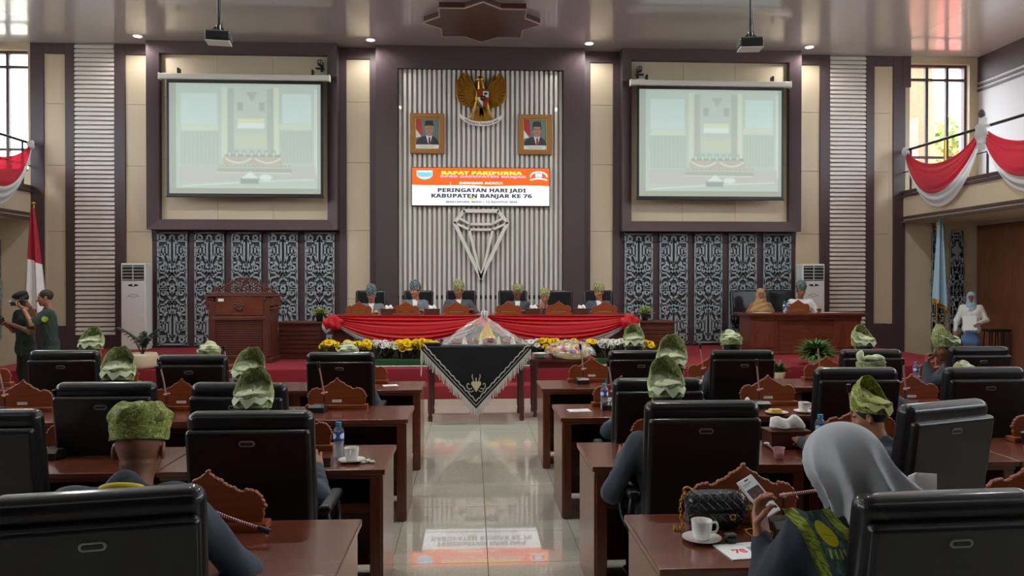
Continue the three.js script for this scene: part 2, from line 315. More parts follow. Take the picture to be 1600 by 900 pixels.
// ceiling of glossy panels, the joint over each gallery edge left open
const ceiling = struct('ceiling', bb(GL - 0.3, GR + 0.3, CEIL + 0.06, CEIL + 0.3, ZB - 0.4, 6.3), M.brown);
obj('ceiling_panel', bb(-8.22, 8.6, CEIL, CEIL + 0.06, ZB - 0.35, 6.3, 'z'), M.ceil, ceiling);
obj('ceiling_panel', bb(GL - 0.2, -8.225, CEIL, CEIL + 0.06, ZB - 0.35, 6.3, 'z'), M.ceil, ceiling);
obj('ceiling_panel', bb(8.605, GR + 0.2, CEIL, CEIL + 0.06, ZB - 0.35, 6.3, 'z'), M.ceil, ceiling);

// galleries: end wall with a window, side wall with high windows, balcony with striped fascia and railing
let winCount = 0;
const wallpale = std(0xcfcfd2, 0.5), frameMat = std(0x5a4a4a, 0.5);
function windowPane(x0, x1, y0, y1, z, vertical, bars, rows, alongX = true) {
  const w = new THREE.Group(); w.name = 'window_' + (++winCount); w.userData.kind = 'structure'; scene.add(w);
  const B = (a0, a1, b0, b1, d) => alongX ? bb(a0, a1, b0, b1, z - d, z + d) : bb(z - d, z + d, b0, b1, a0, a1);
  obj('window_frame', [B(x0, x1, y0, y0 + 0.06, 0.05), B(x0, x1, y1 - 0.05, y1, 0.05), B(x0, x0 + 0.05, y0, y1, 0.05), B(x1 - 0.05, x1, y0, y1, 0.05)], frameMat, w);
  for (const b of bars) obj('mullion', B(b - 0.03, b + 0.03, y0, y1, 0.035), frameMat, w);
  for (const r of rows) obj('transom', B(x0, x1, r - 0.025, r + 0.025, 0.03), frameMat, w);
  const xs = [x0, ...bars, x1], ys = [y0, ...rows, y1];
  for (let i = 0; i < xs.length - 1; i++) for (let j = 0; j < ys.length - 1; j++) {
    const g = new THREE.PlaneGeometry(xs[i + 1] - xs[i], ys[j + 1] - ys[j]); if (!alongX) g.rotateY(Math.PI / 2);
    const c = [(xs[i] + xs[i + 1]) / 2, (ys[j] + ys[j + 1]) / 2]; g.translate(...(alongX ? [c[0], c[1], z] : [z, c[1], c[0]])); obj('pane', g, M.glass, w);
  }
}
for (const s of [-1, 1]) {
  const e = s < 0 ? XL : XR, g = s < 0 ? GL : GR, nm = s < 0 ? 'left' : 'right', lo = Math.min(e, g), hi = Math.max(e, g);
  const w0 = s < 0 ? -10.2 : 9.25, w1 = s < 0 ? -8.82 : 10.55, wy0 = 3.95, wy1 = 6.36;
  const end = struct('wall_back_' + nm, [bb(lo - 0.3, hi + 0.3, 0, wy0, ZB - 0.35, ZB), bb(lo - 0.3, hi + 0.3, wy1, CEIL + 0.1, ZB - 0.35, ZB), bb(lo - 0.3, w0, wy0, wy1, ZB - 0.35, ZB), bb(w1, hi + 0.3, wy0, wy1, ZB - 0.35, ZB)], M.cream);
  if (s > 0) obj('brown_board', bb(9.08, 9.25, 5.85, 6.5, ZB, ZB + 0.04), M.brown, end);
  windowPane(w0, w1, wy0, wy1, ZB - 0.15, true, s < 0 ? [-9.75, -9.28] : [9.69, 10.14], [4.4, 6.05]);
  // side wall
  const zf = 6.3, x0 = s < 0 ? g - 0.3 : g, x1 = s < 0 ? g : g + 0.3, hz0 = -13.9, hz1 = 1.5, hy0 = 4.1, hy1 = 5.85;
  const side = struct('wall_' + nm, [bb(x0, x1, 0, hy0, ZB - 0.35, zf), bb(x0, x1, hy1, CEIL + 0.1, ZB - 0.35, zf), bb(x0, x1, hy0, hy1, ZB - 0.35, hz0), bb(x0, x1, hy0, hy1, hz1, zf)], wallpale);
  const xi = g - s * 0.012;
  obj('brown_band', bb(xi - 0.012, xi + 0.012, 5.98, CEIL, ZB, zf), M.brown, side);
  for (const y of [5.9, 5.8]) obj('brown_strip', bb(xi - 0.015, xi + 0.015, y - 0.025, y + 0.02, ZB, zf), M.brown, side);
  const bars = []; for (let z = hz0 + 1.54; z < hz1 - 0.1; z += 1.54) bars.push(z);
  windowPane(hz0, hz1, hy0, hy1, g + s * 0.15, true, bars, [], false);
  for (let z = ZB + 0.03; z < 0; z += 1.05) obj('wood_panel', rbx(0.04, 2.92, 1.045, 0.004, g - s * 0.02, 1.47, z + 0.525, 'y'), M.doorwood, side);
  // balcony
  const bal = struct('balcony_' + nm, [bb(lo, hi, 3.0, 3.62, ZB, 6.2)], M.cream), fx = e - s * 0.02;
  for (const y of [3.63, 3.55, 3.09, 3.0]) obj('brown_strip', bb(fx - 0.03, fx + 0.03, y - 0.025, y + 0.025, ZB, 6.2), M.brown, bal);
  const rail = struct('railing_' + nm, [rod([e, 4.5, ZB + 0.02], [e, 4.5, 5], 0.028), rod([e, 4.05, ZB + 0.02], [e, 4.05, 5], 0.012)], M.darkmetal);
  for (const z of [-15.5, -14.35, -13.12, -11.9, -10.7]) obj('railing_post', rod([e, 3.6, z], [e, 4.5, z], 0.022), z === -14.35 ? M.gold : M.darkmetal, rail);
}
struct('wall_front', bb(GL - 0.3, GR + 0.3, 0, CEIL + 0.1, 6.2, 6.4), M.brown);
// fretwork strips on the wall below the right gallery, one at the far left
{
  const strip = (x, w, y0, y1, wall) => { const p = latticePanel(w, y1 - y0); p.position.set(x, y0, ZB + 0.03); scene.getObjectByName(wall).add(p); };
  strip(10.26, 0.28, 0.3, 2.82, 'wall_back_right'); strip(9.85, 0.24, 0.3, 2.95, 'wall_back_right'); strip(-9.5, 0.3, 0.6, 2.6, 'wall_back_left');
}
// star on the ceiling: an eight-pointed box with a pale edge
{
  const t = thing('ceiling_ornament', 'eight-pointed glossy brown star box hanging under the ceiling above the emblem', 'ceiling ornament', [HC, 0, -13.87]);
  const star = (r) => { const p = []; for (let i = 0; i < 16; i++) { const q = i % 2 ? r * 0.765 : r, a = i * Math.PI / 8; p.push([Math.cos(a) * q, Math.sin(a) * q]); } return p; };
  const g = ext(star(1.05), 0.11, 0); g.rotateX(Math.PI / 2); g.translate(0, CEIL - 0.001, 0);
  obj('star_body', g, phy(0x4a2a28, 0.4, { clearcoat: 0.2, clearcoatRoughness: 0.2 }), t);
  const rim = new THREE.Shape(star(1.075).map(([a, b]) => new THREE.Vector2(a, b))); rim.holes.push(new THREE.Path(star(1.045).reverse().map(([a, b]) => new THREE.Vector2(a, b))));
  const q = ext(rim, 0.02, 0); q.rotateX(Math.PI / 2); q.translate(0, CEIL - 0.095, 0); obj('pale_edge', q, std(0xb79a90, 0.4), t);
}
// recessed downlights: four at the back wall, more along the hall behind and above the camera's view
const glow = new THREE.MeshStandardMaterial({ color: 0xffffff, emissive: LAMP, emissiveIntensity: 9 });
function downlight(x, z, label, power = 12, group) {
  const t = thing('downlight', label, 'downlight', [x, CEIL, z], 0, group);
  obj('trim_ring', lathe([[0.075, -0.004], [0.1, -0.012], [0.105, 0]], 28), M.white, t);
  const d = cyl(0.075, 0.075, 0.004, 0, -0.01, 0); obj('lamp_lens', d, glow, t);
  const s = new THREE.SpotLight(LAMP, power, 0, 1.5, 0.4, 2); s.position.set(0, -0.02, 0); s.target.position.set(0, -3, 0); s.castShadow = true; s.shadow.radius = 3; s.name = 'downlight_lamp'; t.add(s, s.target);
}
[[-6.45, 'bright recessed downlight above the left projection frame corner'], [-1.98, 'bright recessed downlight above the left cream panel beside the emblem wall'], [2.34, 'bright recessed downlight above the right cream panel beside the emblem wall'], [6.83, 'bright recessed downlight above the right projection frame corner']].forEach(([x, l]) => downlight(x, -15.25, l, 8));
for (const [z, w] of [[-10.6, 40], [-5.6, 18]]) for (const x of [-5.6, -1.9, 2.3, 6.0]) downlight(x, z, 'recessed ceiling downlight over the seating rows', w, 'recessed downlights over the seating rows');
// ---------------------------------------------------------------- things on the back wall
const zw = ZB + 0.05;                                           // face of the slats
// lit message board
{
  const c = canvas(1436, 400, (c, w, h) => {
    c.fillStyle = '#f4f6fb'; c.fillRect(0, 0, w, h);
    c.fillStyle = '#ff5606'; c.beginPath(); c.moveTo(0, 0); c.lineTo(w, 0); c.lineTo(w, 190); c.bezierCurveTo(1180, 175, 1000, 190, 760, 195); c.bezierCurveTo(560, 170, 300, 195, 0, 182); c.fill();
    c.strokeStyle = '#8f97ac'; c.lineWidth = 4; for (const y of [222, 275, 326, 378]) { c.beginPath(); c.moveTo(0, y); c.lineTo(w, y + 6); c.stroke(); }
    c.fillStyle = '#d43f10'; c.fillRect(860, 110, 100, 9); c.fillStyle = '#e24a0a'; c.fillRect(400, 10, 40, 12);
    c.fillStyle = '#e9a7f0'; c.fillRect(395, 150, 8, 44); for (let i = 0; i < 7; i++) c.fillRect(28 + (i % 2) * 20, 205 + i * 26, 12, 10);
    c.fillStyle = '#cbb24a'; c.fillRect(590, 318, 80, 16); c.fillRect(950, 232, 60, 10);
    c.textAlign = 'center'; c.textBaseline = 'middle';
    const put = (s, x, y, px, wd, fill, font = 'bold') => { c.font = `${font} ${px}px sans-serif`; c.fillStyle = c.strokeStyle = fill; c.lineWidth = px * 0.07; const m = c.measureText(s).width; c.save(); c.translate(x, y); c.scale(wd / m, 1); c.fillText(s, 0, 0); c.strokeText(s, 0, 0); c.restore(); };
    put('RAPAT PARIPURNA', 724, 52, 44, 845, '#ffe84a'); put('DPRD KABUPATEN BANJAR', 740, 90, 30, 900, '#b0a0e8'); put('DENGAN ACARA', 718, 160, 30, 460, '#fff3ea');
    c.fillStyle = '#5a4a4a'; c.fillRect(870, 158, 76, 7);
    put('PERINGATAN HARI JADI', 726, 238, 54, 930, '#3a3a46'); put('KABUPATEN BANJAR KE 76', 724, 298, 54, 1060, '#3a3a46'); put('MARTAPURA, REDO / 12 AGUSTUS 2026', 726, 362, 28, 750, '#5c6274');
    c.fillStyle = '#7fd0e8'; c.beginPath(); c.moveTo(45, 28); c.lineTo(215, 28); c.lineTo(212, 85); c.quadraticCurveTo(190, 120, 130, 126); c.quadraticCurveTo(70, 120, 48, 85); c.fill();
    put('BANJAR', 130, 38, 22, 140, '#ffffff'); c.fillStyle = '#3f9fd0'; c.fillRect(60, 55, 140, 8); c.fillRect(60, 72, 140, 8); c.fillStyle = '#d8584a'; c.fillRect(90, 86, 80, 8); c.fillStyle = '#fff'; c.fillRect(80, 100, 100, 6);
    c.strokeStyle = '#f6efe8'; c.lineWidth = 15; c.beginPath(); c.ellipse(1325, 85, 86, 48, 0, Math.PI * 0.95, Math.PI * 2.05); c.stroke();
    c.fillStyle = '#d8483a'; c.beginPath(); c.ellipse(1325, 84, 66, 40, 0, 0, 7); c.fill(); c.fillStyle = '#8fd4ee'; c.fillRect(1290, 52, 70, 44); put('DPRD', 1325, 72, 24, 60, '#e8e4f0');
    c.strokeStyle = '#f6efe8'; c.lineWidth = 14; c.beginPath(); c.moveTo(1235, 125); c.quadraticCurveTo(1325, 92, 1415, 125); c.stroke();
  });
  const t = thing('led_sign', 'lit message board, orange over white, between the two portraits and the diamond', 'sign', [HC, 3.68, zw + 0.05]);
  obj('sign_casing', rbx(2.82, 0.79, 0.08, 0.01, 0, 0, -0.01), M.plastic, t);
  const s = new THREE.PlaneGeometry(2.79, 0.76); s.translate(0, 0, 0.0315); const tx = tex(c);
  obj('lit_screen', s, new THREE.MeshStandardMaterial({ color: 0x111111, roughness: 0.6, emissive: 0xffffff, emissiveMap: tx, emissiveIntensity: 1.9 }), t);
  const l = new THREE.RectAreaLight(0xffe0d0, 0.12, 2.79, 0.76); l.position.set(0, 0, 0.05); l.rotation.y = Math.PI; l.name = 'sign_light'; t.add(l);
}
// portraits
for (const [x, hair, tie, label] of [[-0.9, '#8d8580', '#6a3038', 'left gilt framed portrait of a man with a black cap and a dark tie'], [1.3, '#2a2624', '#a01c2a', 'right gilt framed portrait of a man with a black cap and a red tie']]) {
  const t = thing('framed_portrait', label, 'portrait', [x, 4.76, zw + 0.02]);
  const shape = new THREE.Shape([[-0.335, -0.4], [0.335, -0.4], [0.335, 0.4], [-0.335, 0.4]].map(([a, b]) => new THREE.Vector2(a, b)));
  shape.holes.push(new THREE.Path([[-0.26, -0.33], [-0.26, 0.33], [0.26, 0.33], [0.26, -0.33]].map(([a, b]) => new THREE.Vector2(a, b))));
  obj('gilt_frame', ext(shape, 0.03, 0.012), std(0x9c6b34, 0.4, { metalness: 0.35, bumpMap: fineBump, bumpScale: 0.004 }), t);
  const lip_ = new THREE.Shape([[-0.27, -0.34], [0.27, -0.34], [0.27, 0.34], [-0.27, 0.34]].map(([a, b]) => new THREE.Vector2(a, b)));
  lip_.holes.push(new THREE.Path([[-0.235, -0.305], [-0.235, 0.305], [0.235, 0.305], [0.235, -0.305]].map(([a, b]) => new THREE.Vector2(a, b))));
  obj('inner_slip', ext(lip_, 0.02, 0.003), M.gold, t);
  const c = canvas(256, 336, (c, w, h) => {
    c.fillStyle = '#5f7674'; c.fillRect(0, 0, w, h);
    c.fillStyle = '#b3202e'; c.beginPath(); c.moveTo(0, 0); c.lineTo(62, 0); c.lineTo(80, 190); c.lineTo(0, 120); c.fill(); c.fillStyle = '#e6e2dc'; c.beginPath(); c.moveTo(0, 110); c.lineTo(62, 200); c.lineTo(0, 215); c.fill();
    c.fillStyle = '#252c38'; c.beginPath(); c.moveTo(2, 290); c.quadraticCurveTo(10, 215, 100, 192); c.lineTo(175, 190); c.quadraticCurveTo(248, 215, 254, 290); c.fill();
    c.fillStyle = '#e9e7e2'; c.beginPath(); c.moveTo(112, 185); c.lineTo(180, 185); c.lineTo(160, 290); c.lineTo(140, 290); c.fill(); c.fillStyle = tie; c.beginPath(); c.moveTo(140, 205); c.lineTo(160, 205); c.lineTo(168, 290); c.lineTo(140, 290); c.fill();
    c.fillStyle = '#a87a5e'; c.fillRect(124, 150, 46, 46); c.beginPath(); c.ellipse(147, 118, 46, 58, 0, 0, 7); c.fill();
    c.fillStyle = hair; c.fillRect(100, 84, 10, 34); c.fillRect(185, 84, 10, 34);
    c.fillStyle = '#121316'; c.beginPath(); c.moveTo(98, 84); c.lineTo(106, 28); c.quadraticCurveTo(147, 18, 188, 28); c.lineTo(197, 84); c.quadraticCurveTo(147, 72, 98, 84); c.fill();
    c.fillStyle = '#2a1b16'; c.fillRect(120, 108, 18, 4); c.fillRect(157, 108, 18, 4); c.fillStyle = '#7a4a3a'; c.fillRect(131, 150, 34, 4); c.fillStyle = '#8f6049'; c.fillRect(144, 112, 8, 24);
    c.fillStyle = '#dfe2dc'; c.fillRect(0, 288, w, 48); c.fillStyle = '#8a8f8c'; for (let i = 0; i < 2; i++) c.fillRect(40 + i * 20, 304 + i * 12, 176 - i * 40, 4);
  });
  const g = new THREE.PlaneGeometry(0.48, 0.62); g.translate(0, 0, 0.012); obj('print', g, std(0xffffff, 0.35, { map: tex(c) }), t);
}
// eagle emblem, carved and gilded
{
  const t = thing('eagle_emblem', 'gilded eagle emblem with a shield on its breast and a lettered ribbon', 'emblem', [HC + 0.01, 5.46, zw + 0.02]);
  const feather = (len, wid) => { const s = new THREE.Shape(); s.moveTo(0, -wid * 0.4); s.quadraticCurveTo(len * 0.6, -wid * 0.75, len, 0); s.quadraticCurveTo(len * 0.6, wid * 0.75, 0, wid * 0.4); return s; };
  for (const m of [-1, 1]) {
    const G = [];
    for (let r = 0; r < 3; r++) for (let i = 0; i < 11; i++) {
      const u = i / 10, ang = lerp(1.98, 3.98, u), len = lerp(0.5, 0.3, Math.pow(u, 0.8)) * [1, 0.74, 0.5][r];
      const g = new THREE.ExtrudeGeometry(feather(len, 0.066 - r * 0.006), { depth: 0.014, bevelEnabled: true, bevelSize: 0.004, bevelThickness: 0.016, bevelSegments: 1, curveSegments: 5 });
      g.rotateZ(m < 0 ? ang : Math.PI - ang); g.rotateY(-m * 0.1); g.translate(m * 0.1, 0.1, 0.02 + r * 0.02 + (i % 2) * 0.006); G.push(g);
    }
    G.push(ext([[-0.13, 0.08], [-0.16, 0.26], [-0.27, 0.4], [-0.36, 0.55], [-0.42, 0.5], [-0.49, 0.38], [-0.51, 0.24], [-0.51, 0.1], [-0.46, -0.03], [-0.38, -0.11], [-0.25, -0.16], [-0.16, -0.1]].map(([x, y]) => [x * -m, y])[m < 0 ? 'slice' : 'reverse'](), 0.008, 0.004));
    obj('wing', G, M.gold, t);
  }
  obj('body', [sph(0.15, 0, 0.06, 0.06, 0.95, 1.35, 0.45), rod([-0.01, 0.2, 0.06], [-0.02, 0.36, 0.07], 0.085, 0.06, 14), sph(0.072, -0.025, 0.4, 0.075, 1.05, 1, 0.9)], M.gold, t);
  obj('beak', [turnG(new THREE.ConeGeometry(0.03, 0.09, 10), 0, 0, 1.9, -0.1, 0.39, 0.08), turnG(new THREE.ConeGeometry(0.02, 0.06, 8), 0, 0, -0.5, 0.0, 0.47, 0.07)], std(0xd9b45c, 0.35, { metalness: 0.7 }), t);
  const tail = []; for (let i = 0; i < 7; i++) { const g = new THREE.ExtrudeGeometry(feather(0.37 - Math.abs(i - 3) * 0.02, 0.085), { depth: 0.01, bevelEnabled: true, bevelSize: 0.004, bevelThickness: 0.006, bevelSegments: 1, curveSegments: 5 }); g.rotateZ(-Math.PI / 2 + (i - 3) * 0.2); g.translate(0, -0.18, 0.02 + (i % 2) * 0.008); tail.push(g); }
  obj('tail', tail, M.gold, t);
  for (const m of [-1, 1]) obj('leg', [rod([m * 0.09, -0.06, 0.05], [m * 0.15, -0.24, 0.05], 0.05, 0.03), rod([m * 0.15, -0.24, 0.05], [m * 0.24, -0.4, 0.06], 0.026, 0.02), rod([m * 0.24, -0.4, 0.06], [m * 0.29, -0.43, 0.07], 0.02, 0.01)], M.gold, t);
  const sh = (pts, d, mat, name, z, par) => { const g = ext(pts, d, 0.003); g.translate(0.03, 0, z); return obj(name, g, mat, par); };
  const shield = sh([[-0.125, 0.15], [0.125, 0.15], [0.125, -0.02], [0.08, -0.13], [0, -0.19], [-0.08, -0.13], [-0.125, -0.02]], 0.02, std(0x8a6a2c, 0.4, { metalness: 0.6 }), 'shield', 0.125, t);
  const Wt = std(0xd9d4c8, 0.5), Rd = std(0x8e1f16, 0.5), Bk = std(0x141414, 0.5);
  sh([[-0.11, 0.02], [0, 0.02], [0, 0.14], [-0.11, 0.14]], 0.006, Rd, 'field', 0.146, shield); sh([[0, 0.02], [0.11, 0.02], [0.11, 0.14], [0, 0.14]], 0.006, Wt, 'field', 0.146, shield);
  sh([[-0.11, -0.02], [0, -0.17], [0, 0.02], [-0.11, 0.02]], 0.006, Wt, 'field', 0.146, shield); sh([[0, -0.17], [0.07, -0.12], [0.11, -0.02], [0.11, 0.02], [0, 0.02]], 0.006, Rd, 'field', 0.146, shield);
  sh([[-0.05, -0.03], [0, -0.06], [0.05, -0.03], [0.05, 0.05], [-0.05, 0.05]], 0.006, Bk, 'field', 0.152, shield);
  { const g = new THREE.CylinderGeometry(0.022, 0.022, 0.006, 5); g.rotateX(Math.PI / 2); g.translate(0.03, 0.005, 0.166); obj('star', g, M.gold, shield); }
  { const g = turnG(sph(0.026, 0, 0, 0, 1.3, 0.9, 0.3), 0, 0, 0, 0.085, 0.09, 0.158); obj('buffalo_head', g, Bk, shield); }
  const rib = [], N = 24, pos = [], uv = [];
  const c = canvas(1024, 96, (c, w, h) => { c.fillStyle = '#e3ded0'; c.fillRect(0, 0, w, h); c.fillStyle = '#2b2620'; c.font = 'bold 62px sans-serif'; c.textAlign = 'center'; c.textBaseline = 'middle'; c.fillText('BHINNEKA TUNGGAL IKA', w / 2, h / 2 + 4); });
  for (let i = 0; i <= N; i++) { const u = i / N, a = (u - 0.5) * 2, x = a * 0.46, y = -0.51 + 0.17 * a * a + (Math.abs(a) > 0.8 ? (Math.abs(a) - 0.8) * 0.12 : 0), z = 0.1 + 0.02 * Math.cos(a * 6); for (const k of [0.046, -0.046]) { pos.push(x, y + k, z); uv.push(u, k > 0 ? 1 : 0); } }
  for (let i = 0; i < N; i++) rib.push(2 * i, 2 * i + 1, 2 * i + 2, 2 * i + 1, 2 * i + 3, 2 * i + 2);
  const g = new THREE.BufferGeometry(); g.setAttribute('position', new THREE.Float32BufferAttribute(pos, 3)); g.setAttribute('uv', new THREE.Float32BufferAttribute(uv, 2)); g.setIndex(rib); g.computeVertexNormals();
  obj('ribbon', g, std(0xffffff, 0.6, { map: tex(c), side: THREE.DoubleSide }), t, 'pale ribbon with a lettered motto');
}
// diamond outline
{
  const t = thing('diamond_ornament', 'pale outline of a cut diamond mounted on the slats under the lit sign', 'wall ornament', [HC, 0, zw]);
  const G = [], bar = (a, b, w = 0.075) => { const l = Math.hypot(b[0] - a[0], b[1] - a[1]), g = rbx(l + w * 0.55, w, 0.07, 0.006, 0, 0, 0, 'x', 1); g.rotateZ(Math.atan2(b[1] - a[1], b[0] - a[0])); g.translate((a[0] + b[0]) / 2, (a[1] + b[1]) / 2, 0.04); G.push(g); };
  const A = [-0.35, 3.19], B = [0.35, 3.19], L = [-0.54, 2.95], R = [0.54, 2.95], P = [-0.24, 2.81], Q = [0.24, 2.81], T = [0, 1.82];
  bar(A, B); bar(A, L); bar(B, R); bar(L, P, 0.05); bar(R, Q, 0.05); bar(P, Q, 0.05); bar(L, T); bar(R, T); bar(P, T, 0.055); bar(Q, T, 0.055);
  bar([-0.42, 3.03], [-0.22, 2.92], 0.05); bar([0.42, 3.03], [0.22, 2.92], 0.05); bar([-0.22, 2.92], [0.22, 2.92], 0.05);
  obj('outline', G, std(0xe0dcd4, 0.4), t);
}
// projection screens with the live picture of the hall
const liveCanvas = canvas(900, 664, (c, w, h) => {
  c.fillStyle = '#b9c0ba'; c.fillRect(0, 0, w, h); c.filter = 'blur(3px)';
  const R = (x, y, a, b, f) => { c.fillStyle = f; c.fillRect(x, y, a, b); };
  R(45, 12, 830, 620, '#bfcac6'); R(60, 30, 230, 560, '#bccdc9'); R(70, 60, 215, 190, '#cfe2e6'); R(75, 250, 215, 36, '#d8e0d4'); R(310, 22, 40, 430, '#d9ddcb'); R(345, 30, 40, 400, '#aab4ae');
  R(385, 40, 195, 350, '#c2cbc6'); R(390, 300, 190, 90, '#cfd3c0'); R(580, 30, 40, 400, '#aab4ae'); R(620, 22, 30, 430, '#dfe2cc'); R(670, 60, 175, 180, '#d2e6ea'); R(655, 240, 190, 36, '#d8ded0'); R(862, 30, 30, 520, '#d8e2da');
  R(70, 290, 225, 200, '#b3bfb8'); R(660, 285, 190, 190, '#b3beb4'); for (let i = 0; i < 9; i++) { R(80 + i * 24, 295, 4, 190, '#c4cec8'); R(668 + i * 20, 290, 4, 180, '#c4cec8'); }
  c.fillStyle = '#a9aea8'; c.beginPath(); c.moveTo(455, 50); c.lineTo(525, 50); c.lineTo(490, 110); c.fill(); R(403, 112, 34, 52, '#a5aaa6'); R(532, 112, 34, 52, '#a5aaa6'); R(405, 210, 160, 24, '#e8e8b8'); R(405, 234, 160, 36, '#eef6fa');
  R(330, 428, 330, 16, '#8e9a92'); for (let i = 0; i < 7; i++) { R(345 + i * 44, 402, 22, 36, '#a0aaa4'); R(352 + i * 44, 412, 8, 26, '#e4eae6'); }
  R(320, 444, 350, 44, '#c3b0a4'); c.strokeStyle = '#eee9de'; c.lineWidth = 9; for (const x of [330, 505]) { c.beginPath(); c.moveTo(x, 450); c.quadraticCurveTo(x + 80, 505, x + 155, 450); c.stroke(); }
  R(290, 492, 430, 20, '#97a08c'); for (let i = 0; i < 46; i++) R(292 + i * 9, 490 + (i % 3) * 6, 6, 8, i % 2 ? '#e9ecd2' : '#c8cf9a'); R(60, 500, 810, 90, '#c7bfbe'); R(285, 512, 440, 26, '#a5a9a0');
  c.strokeStyle = '#f2efe6'; c.lineWidth = 5; c.beginPath(); c.moveTo(280, 536); c.lineTo(720, 540); c.stroke(); c.lineWidth = 6; c.beginPath(); c.moveTo(80, 620); c.quadraticCurveTo(450, 590, 860, 578); c.stroke();
  R(420, 570, 110, 34, '#8d9694'); c.fillStyle = '#e8f2f0'; c.beginPath(); c.moveTo(425, 572); c.lineTo(480, 528); c.lineTo(530, 572); c.fill(); c.beginPath(); c.ellipse(570, 566, 38, 18, 0, 0, 7); c.fill();
  c.filter = 'none';
  c.globalAlpha = 0.42; R(0, 0, w, h, '#d6d9d2'); c.globalAlpha = 1; R(0, 0, 40, h, '#b4b8b0'); R(880, 0, 20, h, '#b9beb6'); R(0, 632, w, 32, '#b4b4aa');
});
const liveTex = tex(liveCanvas);
for (const [x, lab, tilt] of [[-4.445, 'left pull-down projection screen showing the live hall, in the left frame', 0], [4.845, 'right pull-down projection screen showing the live hall, in the right frame', 0]]) {
  const t = thing('projection_screen', lab, 'projection screen', [x, 0, ZB + 0.42]);
  obj('roller_case', [rbx(3.27, 0.11, 0.11, 0.02, 0, 5.76, 0.01), rbx(0.03, 0.13, 0.13, 0.01, -1.64, 5.76, 0), rbx(0.03, 0.13, 0.13, 0.01, 1.64, 5.76, 0)], std(0xd5d0c6, 0.45), t);
  obj('black_border', [bx(3.03, 2.28, 0.004, 0, 4.57, -0.002)], M.plastic, t);
  obj('weight_bar', rbx(3.05, 0.035, 0.03, 0.01, 0, 3.42, 0), M.plastic, t);
  obj('bracket', [bx(0.03, 0.16, 0.14, -1.3, 5.86, -0.08), bx(0.03, 0.16, 0.14, 1.3, 5.86, -0.08)], M.darkmetal, t);
  const g = new THREE.PlaneGeometry(2.93, 2.16); g.translate(0, 4.56, 0.0025);
  obj('screen_picture', g, new THREE.MeshStandardMaterial({ color: 0xc8cac6, roughness: 0.85, map: liveTex, emissive: 0xf0fff8, emissiveMap: liveTex, emissiveIntensity: 0.62 }), t);
}
// projectors hanging from poles
for (const [x, z, y, lab, ry] of [[-3.38, -10.5, 4.95, 'left black projector hanging from a ceiling pole before the left screen', 0.15], [3.86, -10.5, 4.98, 'right black projector hanging from a ceiling pole before the right screen', -0.12]]) {
  const t = thing('projector', lab, 'projector', [x, y, z], ry);
  obj('body', [rbx(0.33, 0.12, 0.26, 0.03, 0, 0.06, 0)], M.plastic, t); obj('top_cover', rbx(0.3, 0.02, 0.24, 0.01, 0, 0.125, 0), std(0x5c5a56, 0.5), t); obj('base_plate', rbx(0.31, 0.014, 0.24, 0.005, 0, -0.006, 0), std(0xd0d4d4, 0.5), t);
  obj('lens', turnG(cyl(0.035, 0.035, 0.03), Math.PI / 2, 0, 0, 0.07, 0.06, -0.16), M.chrome, t);
  obj('mount', [cyl(0.06, 0.035, 0.1, 0, 0.13, 0, 14), rod([-0.09, 0.13, 0.05], [0, 0.24, 0], 0.012), rod([0.09, 0.13, 0.05], [0, 0.24, 0], 0.012)], M.plastic, t);
  obj('pole', cyl(0.02, 0.02, CEIL - y - 0.2, 0, 0.2, 0, 14), M.darkmetal, t); obj('cable', tube([[0.03, 0.14, 0.02], [0.05, 0.26, 0.02], [0.027, 0.5, 0], [0.027, CEIL - y - 0.02, 0]], 0.006, 20, 6), M.plastic, t);
}
// small wall devices above the screens
for (const [x, y, s, lab] of [[-3.02, 6.06, -1, 'small dark bracket camera at the top right of the left frame'], [3.42, 6.03, 1, 'small black camera at the top left of the right frame']]) {
  const t = thing('wall_camera', lab, 'camera', [x, y, ZB + 0.1]);
  obj('mount', [rbx(0.05, 0.2, 0.02, 0.004, 0, 0.02, -0.015), rod([0, -0.04, 0], [0, -0.06, 0.18], 0.012)], M.darkmetal, t); obj('head', [rbx(0.1, 0.12, 0.11, 0.03, 0, 0.05, 0.16), rbx(0.17, 0.025, 0.1, 0.01, 0, -0.06, 0.16)], M.plastic, t);
  obj('lens', turnG(cyl(0.03, 0.03, 0.03), Math.PI / 2, 0, 0, 0, 0.05, 0.215), M.chrome, t);
}

